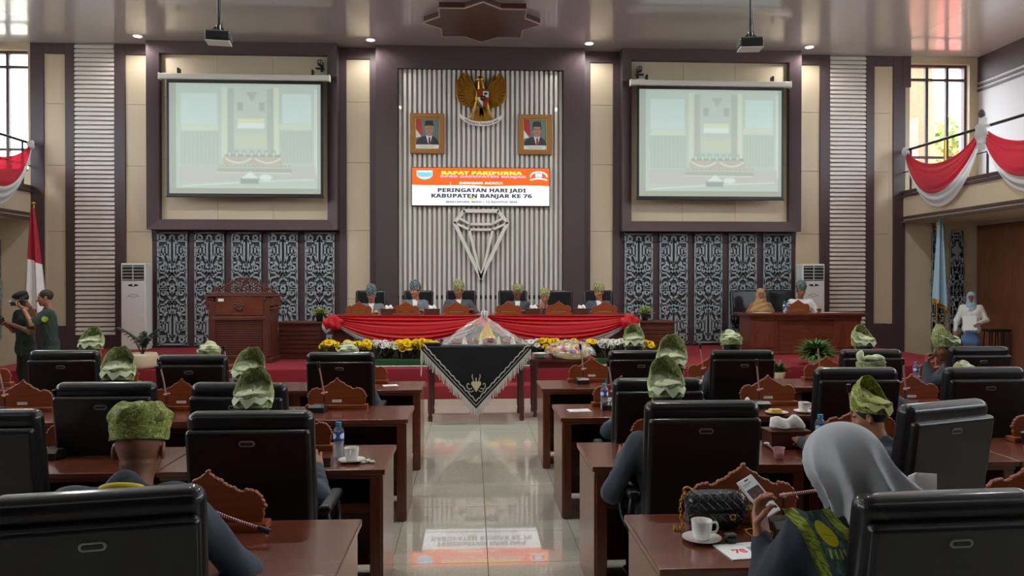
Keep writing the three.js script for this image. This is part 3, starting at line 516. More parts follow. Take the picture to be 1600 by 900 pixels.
// ---------------------------------------------------------------- on the stage
const SY = 0.42;
for (const [x, z, lab] of [[-6.56, -15.42, 'white floor-standing air conditioner left of the left fretwork panels'], [6.94, -15.42, 'white floor-standing air conditioner behind the man in the white shirt']]) {
  const t = thing('air_conditioner', lab, 'air conditioner', [x, SY, z]);
  obj('cabinet', rbx(0.47, 1.69, 0.3, 0.02, 0, 0.845, 0), M.acwhite, t);
  obj('grille_recess', rbx(0.41, 0.3, 0.02, 0.005, 0, 1.5, 0.147), M.plastic, t);
  for (let i = 0; i < 5; i++) obj('louvre', turnG(rbx(0.4, 0.022, 0.02, 0.005, 0, 0, 0, 'x', 1), 0.5, 0, 0, 0, 1.37 + i * 0.062, 0.16), std(0x9ea3a5, 0.4), t);
  obj('divider', bx(0.012, 0.3, 0.016, 0, 1.5, 0.162), M.acwhite, t);
  const d = new THREE.CylinderGeometry(1, 1, 0.01, 24); d.rotateX(Math.PI / 2); d.scale(0.1, 0.022, 1); d.translate(0, 1.26, 0.153); obj('display', d, M.plastic, t);
  obj('display_light', bx(0.03, 0.014, 0.004, 0.005, 1.262, 0.16), std(0xffffff, 0.4, { emissive: 0xddeeff, emissiveIntensity: 1.2 }), t);
  const c = canvas(256, 128, (c, w, h) => { c.fillStyle = '#d9d9d4'; c.fillRect(0, 0, w, h); c.strokeStyle = '#68706a'; c.lineWidth = 13; c.setLineDash([15, 7]); c.beginPath(); c.arc(128, 190, 150, 3.8, 5.62); c.stroke(); c.beginPath(); c.arc(128, -70, 170, 0.95, 2.2); c.stroke(); });
  const g = new THREE.PlaneGeometry(0.24, 0.12); g.translate(0, 1.06, 0.1512); obj('printed_mark', g, std(0xffffff, 0.45, { map: tex(c) }), t);
}
// carved lectern
{
  const t = thing('lectern', 'carved dark wooden lectern with an openwork crest at the left of the stage', 'lectern', [-3.78, SY, -13.0]);
  obj('body', [rbx(0.98, 1.0, 0.55, 0.01, 0, 0.5, 0, 'y'), rbx(1.06, 0.08, 0.62, 0.01, 0, 0.04, 0)], M.oldwood, t);
  obj('front_frame', [rbx(0.1, 0.62, 0.04, 0.01, -0.43, 0.42, 0.29, 'y'), rbx(0.1, 0.62, 0.04, 0.01, 0.43, 0.42, 0.29, 'y'), rbx(0.9, 0.06, 0.05, 0.01, 0, 0.73, 0.29), rbx(0.9, 0.06, 0.05, 0.01, 0, 0.1, 0.29)], M.oldwood, t);
  const carve = []; for (let i = 0; i < 15; i++) carve.push(rbx(0.72, 0.012, 0.012, 0.004, 0, 0.16 + i * 0.037, 0.278, 'x', 1)); obj('carved_panel', carve, M.oldwood, t);
  obj('upper_panel', [rbx(0.76, 0.3, 0.04, 0.008, 0, 0.93, 0.27)], M.desk, t);
  for (const m of [-1, 1]) obj('side_bracket', [rbx(0.14, 0.16, 0.5, 0.03, m * 0.48, 1.0, 0.02, 'y'), rbx(0.11, 0.05, 0.46, 0.02, m * 0.5, 0.89, 0.02)], M.oldwood, t);
  obj('cornice', [rbx(1.12, 0.035, 0.6, 0.01, 0, 1.1, 0), rbx(1.0, 0.03, 0.5, 0.01, 0, 1.13, 0)], M.oldwood, t);
  const em = []; for (let i = 0; i < 9; i++) em.push(sph(0.024, Math.cos(i * 0.7) * 0.06, 0.94 + Math.sin(i * 0.7) * 0.07, 0.295, 1, 1, 0.5, 8, 6)); em.push(sph(0.05, 0, 0.94, 0.29, 1, 1.3, 0.4)); obj('carved_emblem', em, M.oldwood, t);
  const cr = []; for (let m = -1; m <= 1; m += 2) for (let i = 0; i < 7; i++) { const x = m * (0.06 + i * 0.068), h = 0.2 * Math.pow(1 - i / 7.4, 0.8) + 0.035; for (let y = 0.02; y < h; y += 0.052) { const g = new THREE.TorusGeometry(0.021, 0.0085, 6, 12); g.translate(x, 1.15 + y, 0.02); cr.push(g); } }
  for (let i = 0; i < 5; i++) { const g = new THREE.TorusGeometry(0.024, 0.0085, 6, 12); g.translate(0, 1.16 + i * 0.046, 0.02); cr.push(g); }
  cr.push(tube([[-0.52, 1.15, 0.02], [-0.45, 1.2, 0.02], [-0.3, 1.25, 0.02], [-0.16, 1.33, 0.02], [0, 1.39, 0.02], [0.16, 1.33, 0.02], [0.3, 1.25, 0.02], [0.45, 1.2, 0.02], [0.52, 1.15, 0.02]], 0.013, 40, 6)); obj('crest', cr, M.oldwood, t);
  obj('paper_tag', rbx(0.09, 0.045, 0.004, 0.001, -0.29, 1.03, 0.292), M.paper, t, 'small white tag');
}
// head table
{
  const t = thing('head_table', 'long wooden head table on the stage behind the red and white bunting', 'table', [0.22, SY, -13.5]);
  obj('tabletop', rbx(5.24, 0.035, 0.95, 0.008, 0, 0.74, 0), M.desk, t);
  obj('front_panel', [rbx(5.1, 0.72, 0.04, 0.005, 0, 0.362, 0.38)], M.oldwood, t);
  for (const m of [-1, 1]) obj('end_panel', rbx(0.05, 0.72, 0.75, 0.005, m * 2.55, 0.362, 0.0, 'y'), M.oldwood, t);
}
for (const [x, lab] of [[-2.95, 'low dark cabinet on the stage between the lectern and head table'], [3.2, 'low dark cabinet on the stage right of the head table']]) {
  const t = thing('side_cabinet', lab, 'cabinet', [x, SY, -13.6]);
  obj('carcass', rbx(0.72, 0.6, 0.5, 0.008, 0, 0.3, 0), M.oldwood, t); obj('top', rbx(0.78, 0.035, 0.56, 0.008, 0, 0.617, 0), M.oldwood, t);
  for (let i = 0; i < 6; i++) obj('slat', rbx(0.66, 0.05, 0.012, 0.003, 0, 0.13 + i * 0.075, 0.254, 'x', 1), M.oldwood, t);
}
// red and white bunting
function swag(P0, P1, n, sagTop, sagBot, split, mats, label, name, group, folds = 6, bulge = 0.06, gather = 0.12) {
  const t = thing(name, label, 'bunting', [0, 0, 0], 0, group), A = V(...P0), B = V(...P1), N = V(...n);
  const surf = (u, v) => {
    const q = 4 * u * (1 - u), s = Math.pow(q, 0.85), e = gather * (1 - q);
    const p = A.clone().lerp(B, u), top = sagTop * s, bot = sagBot * s + e; p.y -= lerp(top, bot, v) + (1 - q) * 0.02 * v;
    const f = Math.sin(v * folds * Math.PI * 2 + 1.2 * Math.sin(u * 4)) * (0.5 + 0.5 * Math.sin(v * 9 + u * 2));
    return p.addScaledVector(N, 0.015 + bulge * q * Math.sin(Math.PI * v) + 0.022 * f + 0.012 * v * split);
  };
  [['red_cloth', 0, split, mats[0]], ['white_cloth', split, 1, mats[1]]].forEach(([nm, v0, v1, mat]) => {
    const nu = 48, nv = Math.max(14, Math.round((v1 - v0) * folds * 10)), pos = [], idx = [], uv = [];
    for (let j = 0; j <= nv; j++) for (let i = 0; i <= nu; i++) { const p = surf(i / nu, lerp(v0, v1, j / nv)); pos.push(p.x, p.y, p.z); uv.push(i / nu, j / nv); }
    for (let j = 0; j < nv; j++) for (let i = 0; i < nu; i++) { const a = j * (nu + 1) + i; idx.push(a, a + nu + 1, a + nu + 2, a, a + nu + 2, a + 1); }
    const g = new THREE.BufferGeometry(); g.setAttribute('position', new THREE.Float32BufferAttribute(pos, 3)); g.setAttribute('uv', new THREE.Float32BufferAttribute(uv, 2)); g.setIndex(idx); g.computeVertexNormals(); obj(nm, g, mat, t);
  });
  return t;
}
function knotGeo(x, y, z, w, h, d) { const f = (px, py, pz) => ell(px, py, pz, 0, 0, 0, w * (1 + 0.25 * (0.5 - py / h)), h, d) + 0.014 * Math.sin(px * 60 + py * 14) + 0.008 * Math.sin(py * 40 + px * 20); const g = nets(f, [-w * 1.7, -h * 1.3, -d * 1.6, w * 1.7, h * 1.3, d * 1.6], 0.018); g.translate(x, y, z); return clothUV(g); }
{
  const z = -13.02, T = 1.185;
  swag([-2.32, T, z], [0.2, T, z], [0, 0, 1], 0.0, 0.6, 0.76, [M.red, M.swagwhite], 'red and white bunting along the left half of the head table', 'table_bunting', undefined, 8, 0.05, 0.08);
  swag([0.2, T, z], [2.72, T, z], [0, 0, 1], 0.0, 0.6, 0.76, [M.red, M.swagwhite], 'red and white bunting along the right half of the head table', 'table_bunting', undefined, 8, 0.05, 0.08);
  for (const [x, w, lab] of [[-2.32, 0.15, 'gathered red end of the bunting at the left end of the head table'], [0.2, 0.1, 'gathered red middle of the bunting behind the wrapped offering'], [2.68, 0.15, 'gathered red end of the bunting at the right end of the head table']]) {
    const t = thing('bunting_knot', lab, 'bunting', [x, 0, z + 0.06]); obj('red_gather', knotGeo(0, 1.07, 0, w, 0.13, 0.06), M.red, t);
    if (w > 0.12) obj('white_tail', knotGeo(Math.sign(x) * 0.11, 1.0, -0.02, 0.07, 0.12, 0.04), M.swagwhite, t);
  }
}
// bunting on the gallery railings
swag([9.02, 4.47, -15.5], [9.02, 4.52, -13.12], [-1, 0, 0], 0.45, 1.3, 0.7, [M.swagred, M.swagwhite], 'red and white bunting on the right gallery railing nearest the window', 'gallery_bunting', undefined, 6, 0.12, 0.14);
swag([9.02, 4.52, -13.12], [9.02, 4.47, -10.7], [-1, 0, 0], 0.45, 1.3, 0.7, [M.swagred, M.swagwhite], 'red and white bunting on the right gallery railing, cut by the right picture edge', 'gallery_bunting', undefined, 6, 0.12, 0.14);
swag([-8.68, 4.47, -15.6], [-8.68, 4.52, -13.2], [1, 0, 0], 0.45, 1.35, 0.62, [M.swagred, M.swagwhite], 'red and white bunting on the left gallery railing beside the left window', 'gallery_bunting', undefined, 6, 0.12, 0.14);
for (const [x, z, lab] of [[9.0, -13.12, 'white gathered knot of cloth on the right gallery railing'], [8.98, -15.5, 'small white gather of cloth at the window end of the right gallery railing'], [-8.66, -15.6, 'small gather of cloth at the end of the left gallery railing']]) {
  const big = z === -13.12, t = thing('cloth_knot', lab, 'bunting', [x, 4.46, z]);
  obj('white_gather', knotGeo(0, big ? -0.1 : -0.02, 0, 0.06, big ? 0.3 : 0.1, big ? 0.16 : 0.06), M.swagwhite, t); if (big) obj('dark_tie', knotGeo(0, 0.26, 0, 0.05, 0.08, 0.07), std(0x54464a, 0.7), t);
}
// flags on poles
function flag(label, x, z, top, colors, len, w, name = 'flag') {
  const t = thing(name, label, 'flag', [x, 0, z]);
  obj('pole', [cyl(0.016, 0.016, top, 0, 0, 0, 12), sph(0.035, 0, top + 0.03, 0)], M.gold, t); obj('stand', lathe([[0, 0], [0.2, 0], [0.2, 0.03], [0.06, 0.07], [0.03, 0.2], [0, 0.2]], 24), M.gold, t);
  colors.forEach(([mat, s0, s1, nm]) => {                          // cloth hanging in folds from the top of the pole, s = share of its length
    const nu = 26, nv = 26, pos = [], idx = [];
    for (let j = 0; j <= nv; j++) for (let i = 0; i <= nu; i++) {
      const u = i / nu, v = lerp(s0, s1, j / nv), wid = w * (0.12 + 0.88 * Math.pow(v, 0.75)), a = u * 5.2 - 0.4, slant = nm === 'red_half' ? 0 : 0;
      pos.push(0.015 + wid * (u * 0.8 - 0.32) + slant, top - 0.05 - v * len - 0.25 * u * v, 0.085 + 0.05 * Math.sin(a * 2.4) * (0.4 + v));
    }
    for (let j = 0; j < nv; j++) for (let i = 0; i < nu; i++) { const a = j * (nu + 1) + i; idx.push(a, a + nu + 1, a + nu + 2, a, a + nu + 2, a + 1); }
    const g = new THREE.BufferGeometry(); g.setAttribute('position', new THREE.Float32BufferAttribute(pos, 3)); g.setIndex(idx); g.computeVertexNormals(); obj(nm, g, mat, t);
  });
}
flag('red and white flag hanging on a pole at the far left wall', -8.0, -14.5, 3.15, [[std(0xa3192e, 0.7, { side: THREE.DoubleSide }), 0, 0.52, 'red_half'], [std(0xe4e2e0, 0.7, { side: THREE.DoubleSide }), 0.52, 1, 'white_half']], 1.75, 0.5);
flag('light blue flag with gold fringe hanging on a pole under the right gallery', 9.36, -15.0, 3.2, [[std(0x9dc0d4, 0.7, { side: THREE.DoubleSide }), 0, 0.96, 'blue_cloth'], [M.gold, 0.96, 1, 'gold_fringe']], 1.8, 0.42);

// ---------------------------------------------------------------- chairs
function makeChair(name, label) {
  const t = thing(name, label, 'chair');
  const g = new THREE.Group(); g.name = 'x';
  const lean = (q) => { q.translate(0, -0.5, -0.2); q.rotateX(0.14); q.translate(0, 0.5, 0.2); return q; };
  const curve = (q, amt) => { const p = q.attributes.position; for (let i = 0; i < p.count; i++) p.setZ(i, p.getZ(i) - amt * Math.pow(p.getX(i) / 0.285, 2)); q.computeVertexNormals(); return q; };
  const soft = (w, h, d, r, x, y, z) => { const q = new RoundedBoxGeometry(w, h, d, 5, r); const p = q.attributes.position; q.translate(x, y, z); return metreUV(q, 'x'); };
  obj('back_cushion', lean(soft(0.565, 0.64, 0.1, 0.045, 0, 0.86, 0.2)), M.black, t);
  obj('back_shell', lean(soft(0.548, 0.6, 0.05, 0.022, 0, 0.813, 0.262)), M.black, t);
  const oval = (w, h, d, z) => { const s = new THREE.Shape(); const r = h / 2; s.absarc(-w / 2 + r, 0, r, Math.PI / 2, Math.PI * 1.5, false); s.absarc(w / 2 - r, 0, r, -Math.PI / 2, Math.PI / 2, false); const q = new THREE.ExtrudeGeometry(s, { depth: d, bevelEnabled: true, bevelSize: 0.002, bevelThickness: 0.002, bevelSegments: 2, curveSegments: 10 }); q.translate(0.0, 1.055, z); return lean(q); };
  const h = obj('handle_plate', oval(0.068, 0.024, 0.003, 0.286), std(0x8a8d92, 0.35, { metalness: 0.6 }), t, 'small grey oval handle plate'); obj('handle_slot', oval(0.052, 0.01, 0.002, 0.29), M.plastic, h);
  obj('seat', soft(0.54, 0.12, 0.54, 0.05, 0, 0.45, -0.04), M.black, t);
  for (const m of [-1, 1]) obj('armrest', [rbx(0.065, 0.04, 0.34, 0.018, m * 0.3, 0.67, -0.02), tube([[m * 0.3, 0.66, 0.1], [m * 0.315, 0.56, 0.12], [m * 0.3, 0.46, 0.06], [m * 0.24, 0.42, 0.0]], 0.018, 14, 8), tube([[m * 0.3, 0.66, -0.14], [m * 0.315, 0.56, -0.14], [m * 0.3, 0.46, -0.08], [m * 0.24, 0.42, 0.0]], 0.018, 14, 8)], M.plastic, t);
  obj('post', cyl(0.03, 0.03, 0.3, 0, 0.1, -0.03, 14), M.chrome, t);
  const base = []; for (let i = 0; i < 5; i++) { const a = i * 1.2566 + 0.3; base.push(rod([0, 0.11, -0.03], [Math.sin(a) * 0.29, 0.075, -0.03 + Math.cos(a) * 0.29], 0.026, 0.016, 8)); } const b = obj('base', base, M.plastic, t);
  for (let i = 0; i < 5; i++) { const a = i * 1.2566 + 0.3; obj('caster', sph(0.028, Math.sin(a) * 0.29, 0.03, -0.03 + Math.cos(a) * 0.29, 0.8, 1, 1, 8, 6), M.plastic, b); }
  return t;
}
const chair0 = makeChair('office_chair', '');
let chairUsed = false;
function placeChair(x, D, ry, label, group, y = 0, back = true) {   // D: distance of the back's top edge, seen from behind
  const pos = back ? [x + Math.sin(ry) * -0.37, y, -(D + 0.37 * Math.cos(ry))] : [x, y, -D];
  if (!chairUsed) { chairUsed = true; chair0.position.set(...pos); chair0.rotation.y = ry; tag(chair0, label, 'chair', group); return chair0; }
  return copy(chair0, label, pos, ry, group);
}
const CG = 'black leather office chairs at the audience desks';
const rows = { 1: 'nearest', 2: 'second', 3: 'third', 4: 'farthest' };
[[-1.032, 2.14, 0.2, 'black leather chair cut by the lower left picture corner', 0.990], [1.409, 2.13, 0.06, 'black leather chair beside the woman in the grey headscarf', 0.960],
  [-0.999, 3.46, 0, 'black leather chair nearest the aisle in the second row, left side', 0.991], [-2.226, 3.5, 0.03, 'black leather chair cut by the left picture edge in the second row', 0.999],
  [1.124, 3.62, 0, 'black leather chair nearest the aisle in the second row, right side', 0.995], [2.355, 3.6, 0.34, 'black leather chair turned aside right of the man leaning on his desk', 0.987],
  [-1.358, 4.46, -0.12, 'black leather chair nearest the aisle in the third row, left side', 0.991], [-2.112, 4.48, 0, 'black leather chair second from the aisle in the third row, left side', 0.996],
  [1.162, 4.67, 0, 'black leather chair nearest the aisle in the third row, right side', 0.977], [2.577, 4.95, 0, 'black leather chair second from the aisle in the third row, right side', 1.000], [3.483, 4.97, 0.03, 'black leather chair third from the aisle in the third row, right side', 0.996],
  [-1.097, 6.43, 0, 'black leather chair nearest the aisle in the front row, left side', 0.988], [-2.240, 6.2, -0.06, 'black leather chair second from the aisle in the front row, left side', 0.992], [-3.433, 6.6, 0.03, 'black leather chair third from the aisle in the front row, left side', 0.997],
  [1.475, 6.6, 0, 'black leather chair nearest the aisle in the front row, right side', 0.977], [2.395, 6.62, -0.03, 'black leather chair second from the aisle in the front row, right side', 0.974], [3.611, 6.7, 0, 'black leather chair third from the aisle in the front row, right side', 0.969], [4.638, 6.72, 0.02, 'black leather chair fourth from the aisle in the front row, right side', 0.986],
].forEach(([x, D, r, l, sy]) => placeChair(x, D, r, l, CG).scale.setY(sy ?? 1));
[[-1.9, 0.05, 'black chair of the first man from the left at the head table', 0.06], [-1.02, -0.05, 'black chair of the second man from the left at the head table', 0.02], [-0.2, 0, 'black chair of the third man from the left at the head table', 0], [0.8, 0.05, 'black chair of the fourth man from the left at the head table', 0], [1.66, 0, 'black chair behind the low-bent man at the head table', 0], [2.43, 0, 'black chair of the rightmost man at the head table', 0]]
  .forEach(([x, r, l, dy]) => placeChair(x, 14.42, Math.PI + r, l, 'black chairs behind the head table', SY + dy * 0, false));
placeChair(5.45, 14.85, Math.PI, 'black chair of the woman in the tan headscarf', 'black chairs behind the right stage desk', SY, false);
placeChair(6.15, 14.85, Math.PI, 'black chair of the man in the white shirt', 'black chairs behind the right stage desk', SY, false);

// ---------------------------------------------------------------- desks, name boards, microphones
function makeDesk(label) {
  const t = thing('desk', label, 'desk', [0, 0, 0], 0, 'red-brown audience desks in rows');
  obj('desktop', [rbx(1.196, 0.03, 0.63, 0.006, 0, 0.735, 0), rbx(1.17, 0.025, 0.6, 0.006, 0, 0.71, 0)], M.desk, t);
  for (const m of [-1, 1]) obj('side_panel', [rbx(0.055, 0.7, 0.56, 0.004, m * 0.557, 0.35, 0.0, 'y')], M.desk, t);
  for (const m of [-1, 1]) obj('front_stile', rbx(0.06, 0.7, 0.03, 0.004, m * 0.545, 0.35, 0.283, 'y'), M.desk, t);
  obj('back_panel', rbx(1.06, 0.66, 0.025, 0.003, 0, 0.37, -0.25), M.desk, t);
  obj('shelf', [rbx(1.06, 0.022, 0.44, 0.003, 0, 0.53, -0.02), rbx(1.06, 0.05, 0.02, 0.003, 0, 0.515, 0.2)], M.desk, t);
  return t;
}
const desk0 = makeDesk(''); let deskUsed = false;
const nearD = [0, 2.63, 4.11, 5.6, 7.12], ordinal = ['', 'nearest the aisle', 'second from the aisle', 'third from the aisle', 'fourth from the aisle'], rowName = ['', 'nearest row', 'second row', 'third row', 'front row'];
function makeBoard(w, name, label, category) {
  const t = thing(name, label, category);
  const half = [], N = 26; for (let i = 0; i <= N; i++) { const u = i / N, x = u * w; let y = 0.152 + 0.082 * Math.pow(Math.max(0, 1 - u / 0.62), 1.25); if (u > 0.62) y += 0.012 * Math.sin((u - 0.62) / 0.38 * Math.PI) - 0.05 * Math.pow((u - 0.62) / 0.38, 3); half.push([x, y - 0.006 * Math.abs(Math.sin(u * 14))]); }
  half.push([w * 0.96, 0.085], [w * 0.985, 0.06], [w * 0.94, 0.03]);
  const out = [...half.slice(1).map(([x, y]) => [-x, y]).reverse(), ...half]; out.reverse();
  const g = ext(out, 0.018, 0.003); g.translate(0, 0.0, -0.009); obj('panel', g, M.board, t);
  const bead = []; for (let i = 0; i < half.length - 2; i += 1) for (const m of [-1, 1]) { if (i % 2 && i < 25) continue; const [x, y] = half[i]; const b = sph(0.0105, 0, 0, 0, 1.25, 0.8, 1.4, 8, 6); b.rotateZ(m * -0.6); b.translate(m * x, y, 0); bead.push(b); if (!i) break; }
  obj('carved_edge', bead, M.board, t); obj('plinth', rbx(w * 2.14, 0.032, 0.085, 0.006, 0, 0.016, 0), M.board, t);
  return t;
}
const board0 = makeBoard(0.225, 'name_board', '', 'name board');
obj('name_plate', rbx(0.075, 0.022, 0.003, 0.001, 0.0, 0.06, 0.0125), M.paper, board0, 'small white plate');
const stripe = std(0xffffff, 0.35, { map: tex(canvas(64, 64, (c) => { c.fillStyle = '#8e1f2c'; c.fillRect(0, 0, 64, 64); c.fillStyle = '#e6dcdc'; c.beginPath(); c.moveTo(0, 0); c.lineTo(26, 0); c.lineTo(64, 38); c.lineTo(64, 64); c.closePath(); c.fill(); c.beginPath(); c.moveTo(0, 40); c.lineTo(24, 64); c.lineTo(0, 64); c.fill(); }), 26, 1) });
function makeMic(label, stem) {                                   // stem: [dx, dy, dz] of the head from the joint
  const t = thing('conference_microphone', label, 'microphone');
  const w = new THREE.Shape([[-0.085, 0], [0.085, 0], [0.085, 0.018], [-0.05, 0.045], [-0.085, 0.03]].map(([a, b]) => new THREE.Vector2(a, b))), g = ext(w, 0.11, 0.006); g.rotateY(Math.PI / 2); g.translate(-0.055, 0.006, 0);
  obj('base_unit', g, std(0x2a2523, 0.35), t); obj('speaker_grille', turnG(rbx(0.09, 0.004, 0.08, 0.002), 0.2, 0, 0, 0, 0.043, -0.01), std(0x4a4744, 0.5, { metalness: 0.4 }), t);
  obj('gooseneck', tube([[0.03, 0.03, -0.06], [0.03, 0.08, -0.062], [0.028, 0.13, -0.055]], 0.0055, 12, 8), M.plastic, t);
  const j = [0.028, 0.13, -0.055], e = [j[0] + stem[0], j[1] + stem[1], j[2] + stem[2]];
  obj('joint', [sph(0.011, ...j), rod([j[0] - 0.018, j[1], j[2]], [j[0] + 0.03, j[1] + 0.01, j[2] + 0.01], 0.006)], std(0xe0b8ae, 0.4), t);
  obj('striped_stem', tube([j, [j[0] + stem[0] * 0.5, j[1] + stem[1] * 0.56, j[2] + stem[2] * 0.5], e], 0.0065, 24, 8), stripe, t);
  const d = V(...stem).normalize().multiplyScalar(0.05); obj('head', [rod(e, [e[0] + d.x, e[1] + d.y, e[2] + d.z], 0.011, 0.013)], M.plastic, t);
  return t;
}
const mic0 = makeMic('', [-0.03, 0.2, 0.02]); let micUsed = false, boardUsed = false;
for (const s of [-1, 1]) for (let r = 1; r <= 4; r++) for (let k = 1; k <= (r === 1 ? (s < 0 ? 1 : 2) : r === 2 ? 3 : r === 3 ? (s < 0 ? 3 : 4) : 4); k++) {
  const x = s < 0 ? 0.14 - 1.2 * k : 0.05 + 1.2 * k, z = -(nearD[r] + 0.315), sd = s < 0 ? 'left' : 'right', where = `${ordinal[k]}, ${rowName[r]}, ${sd} side`;
  const d = deskUsed ? copy(desk0, 'red-brown desk ' + where, [x, 0, z], 0) : (tag(desk0, 'red-brown desk ' + where, 'desk', 'red-brown audience desks in rows'), desk0.position.set(x, 0, z), desk0); deskUsed = true;
  const bxx = s < 0 ? x : x - 0.05 - (r === 1 && k === 1 ? 0.07 : 0), bz = z - 0.2, bl = 'carved name board on the desk ' + where;
  if (boardUsed) copy(board0, bl, [bxx, 0.7505, bz], 0, 'carved name boards on the audience desks'); else { boardUsed = true; tag(board0, bl, 'name board', 'carved name boards on the audience desks'); board0.position.set(bxx, 0.7505, bz); }
  if (r === 1 && k === 1) continue;
  const ml = 'striped-stem microphone on the desk ' + where, mp = [bxx - 0.12, 0.7505, bz + 0.13];
  if (micUsed) copy(mic0, ml, mp, rr(-0.15, 0.15), 'conference microphones on the audience desks'); else { micUsed = true; tag(mic0, ml, 'microphone', 'conference microphones on the audience desks'); mic0.position.set(...mp); }
}
{ const m = makeMic('dark desk microphone with its striped stem bent over the desk at lower left', [0.235, -0.075, 0.05]); m.position.set(-1.08, 0.7505, -2.98); m.userData.group = 'conference microphones on the audience desks'; }
{ const m = makeMic('dark desk microphone with its striped stem bent right, before the woman with phone', [0.2, 0.03, 0.02]); m.position.set(1.24, 0.7505, -3.0); m.userData.group = 'conference microphones on the audience desks'; }
// boards, dark tissue boxes and cups on the head table
const hb = makeBoard(0.215, 'name_board', '', 'name board');
const hbs = [[-1.92, 'first'], [-1.12, 'second'], [-0.26, 'third'], [0.63, 'fourth'], [1.5, 'fifth'], [2.3, 'sixth']].map(([x, o], i) => {
  const l = `carved name board, ${o} from the left on the head table`, g = 'carved name boards on the head table';
  if (i) return copy(hb, l, [x, SY + 0.758, -13.2], 0, g); tag(hb, l, 'name board', g); hb.position.set(x, SY + 0.758, -13.2); return hb;
});
{ const b = copy(hb, 'carved name board before the man in the white shirt', [6.05, SY + 0.758, -13.95], 0); delete b.userData.group; hbs.push(b); }
hbs.forEach((b, i) => {
  const text = ['WAKIL BUPATI', 'BUPATI'][i];
  const c = canvas(256, 40, (c, w, h) => { c.fillStyle = '#6a3a1e'; c.fillRect(0, 0, w, h); c.fillStyle = '#c99a4c'; if (text) { c.font = 'bold 26px serif'; c.textAlign = 'center'; c.textBaseline = 'middle'; c.fillText(text, w / 2, h / 2); } else for (let k = 0; k < 13; k++) c.fillRect(14 + k * 18, 12 + (k % 3), 12, 14); });
  const g = new THREE.PlaneGeometry(0.28, 0.036); g.translate(0, 0.055, 0.0125); obj('gilt_lettering', g, std(0xffffff, 0.4, { map: tex(c) }), b, 'strip of gilt lettering');
});
function tissueBox(x, y, z, lab, w, h, d, mat, ry = 0, fluff = 1) {
  const t = thing('tissue_box', lab, 'tissue box', [x, y, z], ry); obj('box', rbx(w, h, d, 0.008, 0, h / 2, 0), mat, t); obj('lid', rbx(w + 0.012, 0.014, d + 0.012, 0.004, 0, h, 0), mat, t);
  if (fluff) { const f = (a, b, c) => ell(a, b, c, 0, 0, 0, 0.075, 0.062, 0.035) + 0.012 * Math.sin(a * 70 + b * 30) + 0.006 * Math.sin(c * 120 + b * 50); const g = nets(f, [-0.12, 0, -0.07, 0.12, 0.1, 0.07], 0.01); g.translate(0, h + 0.005, 0); obj('tissue', g, M.tissue, t); } return t;
}
[[-1.42, 'first'], [-0.68, 'second'], [1.06, 'third'], [1.9, 'fourth']].forEach(([x, o]) => tissueBox(x, SY + 0.758, -13.25, `dark tissue box, ${o} from the left on the head table`, 0.26, 0.1, 0.14, M.oldwood));
tissueBox(1.9, 0.7505, -4.56, 'wooden tissue box with a loose tissue on the second-row desk', 0.24, 0.1, 0.14, M.oldwood, 0.05).getObjectByName('tissue').scale.set(1.5, 1.1, 1.4);
// ---------------------------------------------------------------- people
// head: local frame at the middle of the head, face towards -z
const headField = (o = {}) => (x, y, z) => {
  const ax = Math.abs(x);
  let d = smin(ell(x, y, z, 0, 0.03, 0.012, 0.076, 0.086, 0.096), ell(x, y, z, 0, -0.045, -0.018, 0.058, 0.07, 0.07), 0.04);
  d = smin(d, ell(x, y, z, 0, -0.095, -0.062, 0.024, 0.02, 0.02), 0.03);
  d = smin(d, ell(ax, y, z, 0.04, -0.025, -0.058, 0.022, 0.022, 0.02), 0.02);
  d = smin(d, ell(ax, y, z, 0.03, 0.024, -0.078, 0.026, 0.009, 0.012), 0.014);
  d = Math.max(d, -(ell(ax, y, z, 0.031, 0.003, -0.1, 0.017, 0.011, 0.016) - 0.002) * 0.6 - 0.0015);
  d = smin(d, ell(ax, y, z, 0.031, 0.002, -0.074, 0.013, 0.012, 0.013), 0.004);
  const t = clamp((0.01 - y) / 0.05, 0, 1); d = smin(d, Math.hypot(x, (y - 0.01) + 0.05 * t, z + 0.086 + 0.022 * t) - lerp(0.007, 0.0125, t), 0.012);
  d = smin(d, ell(ax, y, z, 0.011, -0.041, -0.094, 0.008, 0.007, 0.01), 0.006);
  d = smin(d, ell(x, y, z, 0, -0.063, -0.081, 0.023, 0.0055, 0.012), 0.005); d = smin(d, ell(x, y, z, 0, -0.073, -0.08, 0.02, 0.006, 0.012), 0.005);
  d = smin(d, Math.max(ell(ax, y, z, 0.08, -0.008, 0.012, 0.009, 0.033, 0.02), -ell(ax, y, z, 0.088, -0.004, 0.006, 0.006, 0.018, 0.01)), 0.006);
  const n = clamp((-0.07 - y) / 0.13, 0, 1); d = smin(d, Math.hypot(x, (z - 0.018 - 0.012 * n)) - (0.052 + 0.006 * n) + Math.max(0, y + 0.05) + Math.max(0, -0.2 - y), 0.025);
  return d;
};
const headG = nets(headField(), [-0.11, -0.21, -0.125, 0.11, 0.13, 0.125], 0.0052);
